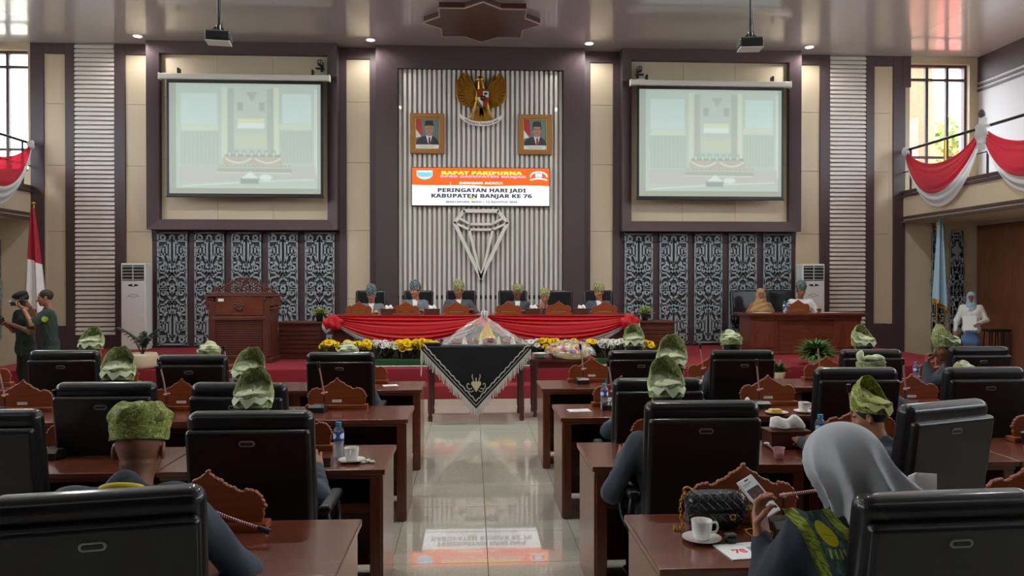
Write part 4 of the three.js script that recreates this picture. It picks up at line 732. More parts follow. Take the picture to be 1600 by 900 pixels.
// hand: wrist at the origin, fingers towards -z, palm down; thumb on the -x side
function handField(curl, spread = 1, thumbIn = 0.4) {
  const B = [[-0.018, 0, 0.01, 0.021, -0.024, 0, -0.075, 0.014], [0.018, 0, 0.01, 0.02, 0.026, 0, -0.07, 0.012], [0, 0, 0.0, 0.021, 0.002, 0.002, -0.078, 0.014], [0, 0, 0.05, 0.026, 0, 0, 0, 0.024]];
  const lens = [[0.04, 0.025, 0.02], [0.044, 0.028, 0.022], [0.041, 0.026, 0.02], [0.032, 0.02, 0.018]], xs = [-0.027, -0.009, 0.009, 0.027], zs = [-0.082, -0.088, -0.085, -0.075];
  const F = [];
  lens.forEach((l, f) => { let p = [xs[f], 0.002, zs[f]], a = curl[0] * (1 + 0.08 * f), yw = (f - 1.5) * 0.07 * spread; l.forEach((len, s) => { const q = [p[0] + Math.sin(yw) * len * Math.cos(a), p[1] - Math.sin(a) * len, p[2] - Math.cos(a) * Math.cos(yw) * len], r = 0.0092 - 0.0009 * s - (f === 3 ? 0.001 : 0); F.push([...p, r, ...q, r - 0.0006]); p = q; a += curl[1]; }); });
  F.push([-0.024, -0.004, -0.015, 0.014, -0.045, -0.01, -0.045, 0.011], [-0.045, -0.01, -0.045, 0.0105, -0.05 + 0.02 * thumbIn, -0.014 - 0.02 * thumbIn, -0.078, 0.0095], [-0.05 + 0.02 * thumbIn, -0.014 - 0.02 * thumbIn, -0.078, 0.0092, -0.046 + 0.032 * thumbIn, -0.016 - 0.035 * thumbIn, -0.1, 0.0078]);
  return [...B, ...F];
}
const hands = {};
function handGeo(kind, side) {
  const key = kind + side; if (hands[key]) return hands[key];
  const curl = { rest: [0.25, 0.3], flat: [0.06, 0.06], grip: [0.75, 0.75], fist: [1.2, 1.2], hold: [0.35, 0.7] }[kind], B = handField(curl, kind === 'flat' ? 1.4 : 0.8, kind === 'grip' || kind === 'hold' ? 1.1 : kind === 'fist' ? 1.6 : 0.3);
  let g = nets(field(B, 0.007), bonesBox(B, 0.012), 0.0045); if (side > 0) return hands[key] = g;
  g = g.clone(); const p = g.attributes.position; for (let i = 0; i < p.count; i++) p.setX(i, -p.getX(i)); const ix = g.index.array; for (let i = 0; i < ix.length; i += 3) { const q = ix[i]; ix[i] = ix[i + 1]; ix[i + 1] = q; } g.computeVertexNormals(); return hands[key] = g;   // left
}
const flip = (g) => { const n = g.attributes.normal; return g; };
// skeleton, facing -z, right hand at +x
function skeleton(o) {
  const sit = o.sit !== false, hipY = sit ? 0.53 : 0.93, L = o.lean ?? 0.1, T = o.tall ?? (sit ? 0.9 : 1), sw = o.sw ?? 0.175;
  const up = [Math.sin(o.side ?? 0), Math.cos(L), -Math.sin(L)], tl = 0.46 * T, tw = o.twist ?? 0;
  const hip = [0, hipY, 0], sh = [up[0] * tl, hipY + up[1] * tl, up[2] * tl], at = (k, dx = 0, dz = 0) => [up[0] * tl * k + dx * Math.cos(tw * k), hipY + up[1] * tl * k, up[2] * tl * k + dz - dx * Math.sin(tw * k)];
  const S = (m) => at(0.98, m * sw), neck = [sh[0], sh[1] + 0.05, sh[2] - 0.005], nl = o.neckLean ?? L * 0.7;
  const head = [neck[0] + (o.headX ?? 0), neck[1] + 0.165 * Math.cos(nl), neck[2] - 0.165 * Math.sin(nl) - 0.02];
  const arm = (m, d) => ({ s: S(m), e: d?.e ?? [sh[0] + m * 0.3, hipY + 0.19, sh[2] - 0.02], h: d?.h ?? [m * 0.16, 0.79, sh[2] - 0.3] });
  return { sit, hip, sh, neck, head, at, up, R: arm(1, o.R), L: arm(-1, o.L), hipY, sw };
}
const bodies = {};
function bodyBones(k, o, grow) {
  const w = o.wide ?? 1, b = [], a = k.at;
  const H = (y, x, r, dz = 0) => { const p = a(y, -x, dz), q = a(y, x, dz); b.push([...p, r + grow, ...q, r + grow]); };
  H(0.0, 0.07 * w, 0.105 * w); H(0.28, 0.055 * w, 0.1 * w); H(0.55, 0.065 * w, 0.105 * w); H(0.8, 0.085 * w, 0.1 * w); H(0.97, k.sw - 0.045, 0.055);
  const n0 = a(1.0); b.push([...n0, 0.075 + grow, ...k.neck, 0.052 + grow * 0.3]);
  return b;
}
function armBones(k, grow, share = 1) {
  const b = []; for (const A of [k.L, k.R]) { const e = A.h.map((v, i) => lerp(A.e[i], v, share)); b.push([...A.s, 0.056 + grow, ...A.e, 0.043 + grow], [...A.e, 0.043 + grow, ...e, lerp(0.043, 0.03, share) + grow * 0.9]); } return b;
}
function legBones(k, o, grow) {
  const b = [];
  for (const m of [-1, 1]) {
    const h = [m * 0.085, k.hipY - 0.01, 0], kn = k.sit ? [m * 0.12, 0.5, -0.42] : [m * 0.1, 0.5, -0.02], an = k.sit ? [m * 0.12, 0.09, -0.4] : [m * 0.1, 0.09, 0.02];
    b.push([...h, 0.085 + grow, ...kn, 0.06 + grow], [...kn, 0.058 + grow, ...an, 0.042 + grow]);
  }
  b.push([-0.08, k.hipY, 0, 0.1 + grow, 0.08, k.hipY, 0, 0.1 + grow]); return b;
}
function shoeBones(k) { return [-1, 1].flatMap((m) => { const z = k.sit ? -0.4 : 0.02; return [[m * 0.11, 0.045, z + 0.03, 0.042, m * 0.125, 0.035, z - 0.17, 0.032], [m * 0.11, 0.06, z, 0.04, m * 0.11, 0.11, z, 0.038]]; }); }
function placeHand(A, m, kind, o) {
  const g = handGeo(kind, m).clone(), d = o.dir ? V(...o.dir) : V(A.h[0] - A.e[0], A.h[1] - A.e[1], A.h[2] - A.e[2]); d.normalize();
  const up = V(...(o.palmUp ?? [0, 1, 0])), z = d.clone().negate(), x = up.clone().cross(z).normalize(), y = z.clone().cross(x);
  const mt = new THREE.Matrix4().makeBasis(x, y, z); mt.setPosition(A.h[0], A.h[1], A.h[2]); g.applyMatrix4(mt); return g;
}
const HEADSCALE = 1.0;
function person(label, pos, ry, o) {
  const key = JSON.stringify([o.pose ?? '', o.sit, o.lean, o.side, o.twist, o.R, o.L, o.tall, o.sw, o.wide, o.neckLean, o.headX, o.head, o.hands, o.skirt, o.sleeve]);
  const k = skeleton(o); let B = bodies[key];
  const hm = new THREE.Matrix4().compose(V(...k.head), new THREE.Quaternion().setFromEuler(new THREE.Euler(o.head?.nod ?? -0.1, o.head?.turn ?? 0, o.head?.tilt ?? 0, 'YXZ')), V(1, 1, 1));
  if (!B) {
    B = bodies[key] = {}; const s = o.cell ?? 0.016, sl = o.sleeve ?? 0.97;
    const skinB = [...bodyBones(k, o, -0.022), ...armBones(k, sl < 0.9 ? -0.004 : -0.012), ...(o.skirt ? [] : legBones(k, o, -0.02))];
    const hg = headG.clone().applyMatrix4(hm);
    B.skin = merge([nets(field(skinB, 0.04), bonesBox(skinB, 0.04), 0.022), hg, placeHand(k.R, 1, o.hands?.r ?? 'rest', o.hands?.ro ?? {}), placeHand(k.L, -1, o.hands?.l ?? 'rest', o.hands?.lo ?? {})]);
    const arms = armBones(k, 0.008, sl < 0.9 ? 0.0 : 0.97); const jb = [...bodyBones(k, o, 0.006), ...(sl < 0.9 ? [] : arms)];
    if (sl < 0.9) for (const A of [k.L, k.R]) { const e = A.s.map((v, i) => lerp(v, A.e[i], 0.8)); jb.push([...A.s, 0.066, ...e, 0.06]); }
    if (!k.sit && !o.skirt) jb.push([-0.08, k.hipY - 0.1, 0, 0.12, 0.08, k.hipY - 0.1, 0, 0.12]);
    const jf = field(jb, 0.045), fold = (x, y, z) => jf(x, y, z) + 0.0045 * Math.sin(34 * y + 21 * x + 9 * Math.sin(13 * z)) * Math.sin(17 * z - 11 * x);
    B.jf = fold; B.jacket = clothUV(nets(fold, bonesBox(jb, 0.05), s));
    const lb = o.skirt ? [[-0.06, k.hipY, 0, 0.115, 0.06, k.hipY, 0, 0.115], [-0.06, k.hipY - 0.25, 0, 0.125, 0.06, k.hipY - 0.25, 0, 0.125], [-0.09, 0.12, 0, 0.16, 0.09, 0.12, 0, 0.16]] : legBones(k, o, 0.004);
    const lf = field(lb, 0.05); B.legs = clothUV(nets(o.skirt ? (x, y, z) => Math.max(lf(x, y, z) + 0.003 * Math.sin(Math.atan2(z, x) * 11), 0.06 - y) : lf, bonesBox(lb, 0.05), 0.02));
    const sb = shoeBones(k); B.shoes = nets(field(sb, 0.02), bonesBox(sb, 0.03), 0.013);
  }
  const p = new THREE.Mesh(B.skin, o.skin ?? SKIN[0]); p.name = numbered('person'); p.castShadow = p.receiveShadow = true; p.position.set(...pos); p.rotation.y = ry; if (o.scale) p.scale.setScalar(o.scale); scene.add(p);
  tag(p, label, 'person', o.group);
  obj(o.top ?? 'jacket', B.jacket, o.cloth ?? M.jacket, p); obj(o.skirt ? 'skirt' : 'trousers', B.legs, o.legs ?? M.trousers, p); obj('shoes', B.shoes, M.shoe, p);
  const inHead = (g) => g.applyMatrix4(hm);
  if (o.face) {
    obj('eye', inHead(merge([sph(0.0085, -0.031, 0.002, -0.0805, 1.2, 0.75, 0.8, 10, 8), sph(0.0085, 0.031, 0.002, -0.0805, 1.2, 0.75, 0.8, 10, 8)])), M.eye, p);
    obj('eyebrow', inHead(merge([tube([[-0.05, 0.02, -0.078], [-0.034, 0.029, -0.089], [-0.015, 0.024, -0.093]], 0.0042, 8, 6), tube([[0.05, 0.02, -0.078], [0.034, 0.029, -0.089], [0.015, 0.024, -0.093]], 0.0042, 8, 6)])), M.hair, p);
    obj('lips', inHead(merge([sph(0.02, 0, -0.064, -0.0845, 1, 0.2, 0.5, 12, 8), sph(0.018, 0, -0.073, -0.083, 1, 0.24, 0.5, 12, 8)])), M.lip, p);
    if (o.moustache) obj('moustache', inHead(merge([tube([[-0.026, -0.058, -0.087], [-0.012, -0.052, -0.098], [0, -0.05, -0.101], [0.012, -0.052, -0.098], [0.026, -0.058, -0.087]], 0.0045, 12, 6)])), M.hair, p);
    if (o.glasses) { const q = []; for (const m of [-1, 1]) { const r = new THREE.TorusGeometry(0.022, 0.0022, 6, 18); r.scale(1.1, 0.8, 1); r.translate(m * 0.031, 0.002, -0.105); q.push(r, rod([m * 0.054, 0.006, -0.1], [m * 0.083, 0.006, 0.0], 0.002)); } q.push(rod([-0.009, 0.004, -0.107], [0.009, 0.004, -0.107], 0.002)); obj('glasses', inHead(merge(q)), M.plastic, p); }
  }
  if (o.hair !== false) {                                          // short hair: a cap over the back of the skull
    if (!hairG) { const f = (x, y, z) => Math.max(Math.min(ell(x, y, z, 0, 0.032, 0.014, 0.0815, 0.0905, 0.1), 9), -(z + 0.052 + 0.35 * (0.07 - y)), -(y + 0.045 + 0.25 * (0.05 - z)), -(0.01 - Math.abs(x) * 0.2 + (y + 0.0) * 0.9 + (z - 0.0) * 1.1 + 0.03)); hairG = nets(f, [-0.1, -0.09, -0.11, 0.1, 0.14, 0.13], 0.006); }
    obj('hair', inHead(hairG.clone()), o.hairMat ?? M.hair, p);
  }
  if (o.hat) hat(p, hm, o.hat);
  if (o.collar) { const q = new THREE.TorusGeometry(0.066, 0.013, 8, 24); q.rotateX(Math.PI / 2 - 0.35 - (o.lean ?? 0.1)); q.translate(k.neck[0], k.neck[1] - 0.015, k.neck[2] + 0.006); obj('collar', q, o.collar, p, 'yellow collar trim'); }
  if (o.shirt) {
    const c = k.at(0.86), s0 = k.neck; const g = patch(B.jf, (u, v) => [(u - 0.5) * lerp(0.1, 0.015, v) + c[0], lerp(s0[1] + 0.01, k.at(0.45)[1], v), c[2] - 0.4], [0, 0, 1], 0.002, 6, 14); obj('shirt_front', g, M.paper, p);
    if (o.shirt > 1) for (const m of [-1, 1]) obj('flower_badge', patch(B.jf, (u, v) => { const r = v * 0.036, a = u * 6.283; return [c[0] + m * 0.095 + Math.cos(a) * r * 1.1, k.at(0.74)[1] + Math.sin(a) * r * 0.8, c[2] - 0.4]; }, [0, 0, 1], 0.004, 14, 3), M.yellow, p);
  }
  p.updateMatrixWorld(true); return { p, k, B, hm };
}
let hairG = null;
// batik cloth
function batik(base, marks, n, size = 512) {
  return canvas(size, size, (c, w, h) => {
    c.fillStyle = base; c.fillRect(0, 0, w, h); c.lineCap = 'round';
    for (let i = 0; i < n; i++) {
      const x = rnd() * w, y = rnd() * h, s = 8 + rnd() * 20, a = rnd() * 6.28; c.strokeStyle = marks[Math.floor(rnd() * marks.length)]; c.fillStyle = c.strokeStyle; c.lineWidth = 1.5 + rnd() * 5;
      for (const [ox, oy] of [[0, 0], [x < 40 ? w : x > w - 40 ? -w : 0, 0], [0, y < 40 ? h : y > h - 40 ? -h : 0]]) {
        c.save(); c.translate(x + ox, y + oy); c.rotate(a); c.beginPath();
        if (i % 3 === 0) { c.moveTo(-s, 0); c.quadraticCurveTo(0, -s * 0.9, s, 0); c.quadraticCurveTo(0, s * 0.4, -s, 0); c.fill(); } else { c.moveTo(-s, 0); c.bezierCurveTo(-s * 0.2, -s, s * 0.4, s, s, -s * 0.2); c.stroke(); }
        c.restore();
      }
    }
  });
}
const olive = tex(batik('#868e58', ['#4f5934', '#aeb776', '#c6ce92', '#5e683e', '#969f66'], 900), 3.2, 3.2);
const bluegrey = tex(batik('#4a5a62', ['#232d36', '#7d8f96', '#a9b6b8', '#3a4a52'], 800), 3.2, 3.2);
const greenmix = tex(batik('#8e8e5a', ['#4b5a34', '#c7bd86', '#6a7a42', '#d6cfa0', '#3e4a30'], 800), 3.2, 3.2);
const HATS = {
  olive: [std(0xffffff, 0.75, { map: olive, side: THREE.DoubleSide }), std(0xcbd4b0, 0.75, { side: THREE.DoubleSide, bumpMap: clothBump, bumpScale: 0.0005 })],
  lime: [std(0xe6e8a8, 0.75, { map: olive, side: THREE.DoubleSide }), std(0xb5bf74, 0.75, { side: THREE.DoubleSide })],
  blue: [std(0xffffff, 0.75, { map: bluegrey, side: THREE.DoubleSide }), std(0x65777c, 0.75, { side: THREE.DoubleSide })],
  cream: [std(0xffffff, 0.75, { map: greenmix, side: THREE.DoubleSide }), std(0xb0a878, 0.75, { side: THREE.DoubleSide })],
};
// folded headcloth: a band that rises to a peak in front, and a pale cloth folded over the crown with points at the back
function hat(p, hm, { kind = 'olive', peak = 0.14, band = 0.062, style = 'fold', tilt = 0, scale = 1.08, spin = 0 }) {
  const N = 48, K = 8, [m0, m1] = HATS[kind], rise = (a) => peak * sstep(0.18, 0.86, 0.5 + 0.5 * Math.cos(a)), bnd = (a) => band * (1 + 0.1 * Math.sin(a * 3));
  const P = (a, v, inner) => { const h = bnd(a) + rise(a), y = v * h, t = clamp((y - band) / Math.max(peak, 0.05), 0, 1), f = 1 + 0.1 * Math.min(1, y / band) - inner; const wob = 0.003 * Math.sin(a * 9 + v * 14); return [Math.sin(a) * (0.086 * f + wob) * (1 - 0.2 * t - 0.38 * t * t * t * t), y, -Math.cos(a) * (0.103 * f + wob) * (1 - 0.5 * t * t)]; };
  const grid_ = (fn, nu, nv) => { const pos = [], uv = [], idx = []; for (let j = 0; j <= nv; j++) for (let i = 0; i <= nu; i++) { const q = fn(i / nu, j / nv); pos.push(...q); uv.push(i / nu * 0.6, j / nv * 0.15); } for (let j = 0; j < nv; j++) for (let i = 0; i < nu; i++) { const a = j * (nu + 1) + i; idx.push(a, a + 1, a + nu + 2, a, a + nu + 2, a + nu + 1); } const g = new THREE.BufferGeometry(); g.setAttribute('position', new THREE.Float32BufferAttribute(pos, 3)); g.setAttribute('uv', new THREE.Float32BufferAttribute(uv, 2)); g.setIndex(idx); g.computeVertexNormals(); return g; };
  const place = (g) => { g.scale(scale, scale, scale); g.rotateY(spin); g.rotateX(-0.04 + tilt); g.translate(0, 0.028, 0.012); return g.applyMatrix4(hm); };
  const outer = grid_((u, v) => P(u * Math.PI * 2, v, 0), N, K), inner = grid_((u, v) => P(u * Math.PI * 2, 1 - v, 0.06), N, K), lipg = grid_((u, v) => { const a = u * Math.PI * 2, q = P(a, 1, 0.06 * v); return [q[0], q[1] + 0.004 * Math.sin(Math.PI * v), q[2]]; }, N, 3);
  const h = obj('headcloth', place(merge([outer, inner, lipg])), m0, p);
  if (style === 'fold') {                                          // pale crown cloth, its points falling over the back band
    const crown = grid_((u, v) => {
      const a = u * Math.PI * 2, back = 0.5 - 0.5 * Math.cos(a), r = v, H = bnd(a), drop = v > 0.8 ? (v - 0.8) / 0.2 : 0, pts = 1 - Math.abs(((a / 0.72 + 40.14) % 1) * 2 - 1);
      const k = 1 - 0.07 * (1 - drop) + 0.1 * drop * back; const y = 0.058 + 0.022 * (1 - r * r) + 0.62 * peak * Math.max(0, Math.cos(a)) * r - (Math.cos(a) < 0 ? 0.012 * -Math.cos(a) * r : 0) + 0.006 * Math.sin(a * 5 + r * 9) - drop * back * (0.012 + 0.036 * pts);
      return [Math.sin(a) * 0.09 * Math.min(1, r / 0.82) * k * 1.04, y + 0.012 * back * (1 - drop), -Math.cos(a) * 0.107 * Math.min(1, r / 0.82) * k * 1.04 * (Math.cos(a) > 0 ? 0.9 : 1)];
    }, 56, 16);
    obj('crown_fold', place(crown), m1, h, 'pale folded crown');
  } else if (style === 'flat') {
    const f = (x, y, z) => ell(x, y, z, 0, band * 0.9, 0.0, 0.097, 0.05, 0.112) + 0.008 * Math.sin(x * 50 + z * 40) * Math.sin(z * 30 - x * 22) + 0.005 * Math.sin(x * 110 - y * 60); obj('crown_fold', place(clothUV(nets(f, [-0.13, -0.0, -0.14, 0.13, 0.17, 0.14], 0.008))), m0, h);
  } else if (style === 'bow') {
    const f = (x, y, z) => Math.min(ell(x, y, z, 0.03, 0.085, 0, 0.075, 0.03, 0.06), ell(x, y, z, -0.07, 0.1, 0, 0.026, 0.05, 0.03), ell(x, y, z, -0.035, 0.085, 0, 0.022, 0.02, 0.03)) + 0.004 * Math.sin(x * 90 + y * 60); obj('crown_fold', place(clothUV(nets(f, [-0.13, 0, -0.11, 0.13, 0.18, 0.11], 0.007))), m1, h);
  } else if (style === 'roll') {
    const f = (x, y, z) => Math.min(ell(x, y, z, 0, 0.05, 0.01, 0.09, 0.035, 0.105), ell(x, y, z, 0.0, 0.085, -0.01, 0.082, 0.022, 0.085), ell(x, y, z, 0, 0.11, -0.03, 0.05, 0.03, 0.04)) + 0.004 * Math.sin(x * 70 + y * 90); obj('crown_fold', place(clothUV(nets(f, [-0.13, 0, -0.14, 0.13, 0.17, 0.14], 0.007))), m1, h);
  }
  return h;
}
// head scarf for faces seen from the front
function scarf(r, mat, cape = 1) {
  const { p, k, hm, B } = r, inv = hm.clone().invert(), v = V(0, 0, 0), H = k.head, S = k.sh;
  const f = (x, y, z) => {
    v.set(x, y, z).applyMatrix4(inv); let d = ell(v.x, v.y, v.z, 0, 0.015, 0.012, 0.09, 0.112, 0.108);
    const t = clamp((H[1] - 0.05 - y) / (H[1] - 0.05 - (S[1] - 0.12)), 0, 1); d = smin(d, Math.hypot((x - lerp(H[0], S[0], t)) / lerp(1, 1.45, t), z - lerp(H[2] + 0.01, S[2], t)) - lerp(0.085, 0.105 * cape + 0.03, t) + Math.max(0, y - H[1]) * 2 + Math.max(0, S[1] - 0.16 - y) * 2, 0.05);
    d += 0.005 * Math.sin(y * 60 + x * 25) * clamp((H[1] - y) * 6, 0, 1);
    return Math.max(d, -ell(v.x, v.y, v.z, 0, -0.018, -0.11, 0.054, 0.078, 0.07), B ? -1 : -1);
  };
  obj('headscarf', clothUV(nets(f, [H[0] - 0.3, S[1] - 0.28, H[2] - 0.32, H[0] + 0.3, H[1] + 0.16, H[2] + 0.3], 0.0105)), mat, p);
}
// ---------------------------------------------------------------- the audience, seen from behind
const AG = 'audience members in green headcloths seen from behind';
const desk_ = { R: { e: [0.31, 0.66, -0.08], h: [0.17, 0.795, -0.36] }, L: { e: [-0.31, 0.66, -0.08], h: [-0.17, 0.795, -0.36] }, hands: { r: 'flat', l: 'flat' } };
const lap_ = { R: { e: [0.29, 0.68, 0.0], h: [0.12, 0.66, -0.26] }, L: { e: [-0.29, 0.68, 0.0], h: [-0.12, 0.66, -0.26] }, hands: { r: 'rest', l: 'rest' } };
const wideL = { R: desk_.R, L: { e: [-0.4, 0.74, -0.2], h: [-0.26, 0.8, -0.48] }, hands: { r: 'flat', l: 'flat' } };
[
  [-1.152, 2.56, 0.1, 'man in a grey jacket with yellow collar and full patterned green headcloth, lower left', { ...desk_, lean: 0.12, tall: 1.07, neckLean: 1.0, hair: false, R: { e: [0.38, 0.74, -0.1], h: [0.24, 0.67, -0.34] }, collar: std(0xd8c020, 0.7), hat: { kind: 'lime', style: 'flat', peak: 0.02, band: 0.085 }, skin: SKIN[2], head: { nod: -0.22, turn: 0.05 }, cell: 0.012 }],
  [-1.110, 3.8, 0, 'man whose green headcloth shows above the chair nearest the aisle, second row left', { ...desk_, lean: 0.3, R: { e: [0.38, 0.68, -0.1], h: [0.3, 0.8, -0.36] }, scale: 0.95, hat: { kind: 'olive', peak: 0.14 } }],
  [-1.414, 4.8, 0, 'man whose tilted green headcloth shows above the aisle-side chair, third row left', { ...lap_, lean: 0.12, head: { tilt: -0.2, turn: 0.2 }, scale: 0.95, hat: { kind: 'olive', peak: 0.15 } }],
  [-2.201, 4.82, 0, 'man whose rounded green headcloth shows beside the white flower pot', { ...lap_, lean: 0.12, scale: 0.96, hat: { kind: 'olive', peak: 0.14, spin: 0.2 } }],
  [-1.107, 6.75, 0, 'man whose green headcloth shows before the yellow flowers, front row left', { ...desk_, lean: 0.35, scale: 0.93, hat: { kind: 'olive', peak: 0.06, style: 'roll' } }],
  [-2.253, 6.55, 0, 'man whose low green headcloth shows left of the lectern', { ...desk_, lean: 0.3, scale: 0.945, hat: { kind: 'olive', peak: 0.04, style: 'roll' } }],
  [-3.373, 6.92, 0, 'man whose green headcloth shows beneath the left white louvre', { ...desk_, lean: 0.12, scale: 0.97, hat: { kind: 'olive', peak: 0.13 } }],
  [1.492, 6.92, 0, 'man whose green headcloth shows at the right end of the flowers', { ...desk_, lean: 0.12, scale: 0.97, hat: { kind: 'olive', peak: 0.14, spin: -0.15 } }],
  [1.334, 5.0, 0, 'man whose tall green headcloth shows highest by the aisle, third row right', { ...wideL, lean: 0.12, scale: 0.99, head: { tilt: -0.08, turn: -0.15 }, hat: { kind: 'olive', peak: 0.15 } }],
  [1.045, 3.98, 0, 'man whose tall green headcloth shows above the aisle-side chair, second row right', { ...desk_, L: { e: [-0.33, 0.68, 0.02], h: [-0.2, 0.795, -0.34] }, lean: 0.15, scale: 0.955, hat: { kind: 'olive', peak: 0.15 } }],
  [2.406, 6.93, 0, 'man whose layered flat green headcloth shows left of the stage desk', { ...desk_, lean: 0.12, scale: 0.98, hat: { kind: 'olive', peak: 0.07, style: 'roll' } }],
  [3.720, 7.0, 0, 'man whose green headcloth shows before the right white louvre', { ...desk_, lean: 0.2, scale: 0.965, hat: { kind: 'olive', peak: 0.13, tilt: 0.1, spin: 0.3 } }],
  [2.903, 5.25, 0, 'man whose bow-tied green headcloth shows low, third row right', { ...desk_, lean: 0.35, scale: 0.95, hat: { kind: 'olive', peak: 0.0, band: 0.06, style: 'bow' } }],
  [3.618, 5.27, 0, 'man whose small green headcloth shows low before the rightmost front chair', { ...desk_, lean: 0.4, scale: 0.92, head: { tilt: -0.3 }, hat: { kind: 'olive', peak: 0.07, style: 'roll', scale: 0.9 } }],
].forEach(([x, D, ry, l, o]) => person(l, [x, 0, -D], ry, { cell: 0.015, ...o }));
// the man turned left at the second-row desk, and the one in profile with a hand at his mouth
person('man in profile with a light green headcloth leaning on the second-row desk, right', [2.41, 0, -3.98], 0.62, { lean: 0.55, neckLean: 0.5, cell: 0.012, R: { e: [0.32, 0.76, -0.3], h: [0.06, 0.885, -0.6] }, L: { e: [-0.34, 0.85, -0.42], h: [-0.13, 0.885, -0.7] }, hands: { r: 'rest', l: 'fist' }, head: { nod: -0.25, turn: 0.35, tilt: -0.12 }, skin: SKIN[1], face: true, scale: 0.91, hat: { kind: 'lime', peak: 0.13, tilt: 0.34, scale: 1.16, spin: -0.6 }, cloth: M.jacketdark });
person('man in profile facing left, hand at his mouth, green headcloth, front row right', [4.66, 0, -7.0], 1.2, { lean: 0.3, cell: 0.013, R: { e: [0.28, 0.74, -0.28], h: [0.1, 0.8, -0.5] }, L: { e: [-0.16, 0.8, -0.36], h: [-0.04, 0.99, -0.35] }, hands: { r: 'flat', l: 'fist', lo: { dir: [0.2, 0.9, 0.1], palmUp: [0, 0, -1] } }, head: { nod: -0.15, turn: 0.25 }, skin: SKIN[2], face: true, hat: { kind: 'olive', peak: 0.14, tilt: 0.05 }, scale: 0.98 });

// the woman in the grey headscarf, with a batik stole and a phone
const sashTex = tex(canvas(512, 768, (c, w, h) => {
  c.fillStyle = '#35504c'; c.fillRect(0, 0, w, h);
  for (let i = 0; i < 260; i++) { c.fillStyle = ['rgba(90,130,120,0.35)', 'rgba(40,60,62,0.4)', 'rgba(150,175,160,0.25)'][i % 3]; c.beginPath(); c.ellipse(120 + rnd() * 270, rnd() * h, 8 + rnd() * 30, 8 + rnd() * 22, rnd() * 3, 0, 7); c.fill(); }
  c.lineWidth = 6; for (const [x0, x1] of [[0, 125], [400, 512]]) { c.fillStyle = '#7f8f2c'; c.fillRect(x0, 0, x1 - x0, h); for (let y = -20; y < h; y += 16) for (let x = x0; x < x1; x += 26) { c.strokeStyle = rnd() > 0.4 ? '#b9c23a' : '#4c5a2a'; c.beginPath(); c.moveTo(x, y + rnd() * 8); c.lineTo(Math.min(x + 24, x1), y + 14 + rnd() * 8); c.stroke(); } }
  for (const [y, s] of [[110, 1], [560, -1]]) { c.fillStyle = '#d9d31f'; c.beginPath(); c.ellipse(245, y, 82, 66, 0, 0, 7); c.fill(); c.strokeStyle = '#9a9a1a'; c.lineWidth = 4; c.beginPath(); c.moveTo(180, y); c.lineTo(310, y + 10); c.stroke(); c.fillStyle = '#c7c83a'; for (const dx of [-60, -10, 40, 84]) { c.save(); c.translate(245 + dx, y + s * 105); c.rotate(dx * -0.004 * s); c.fillRect(-9, -26, 18, 52); c.restore(); } }
}));
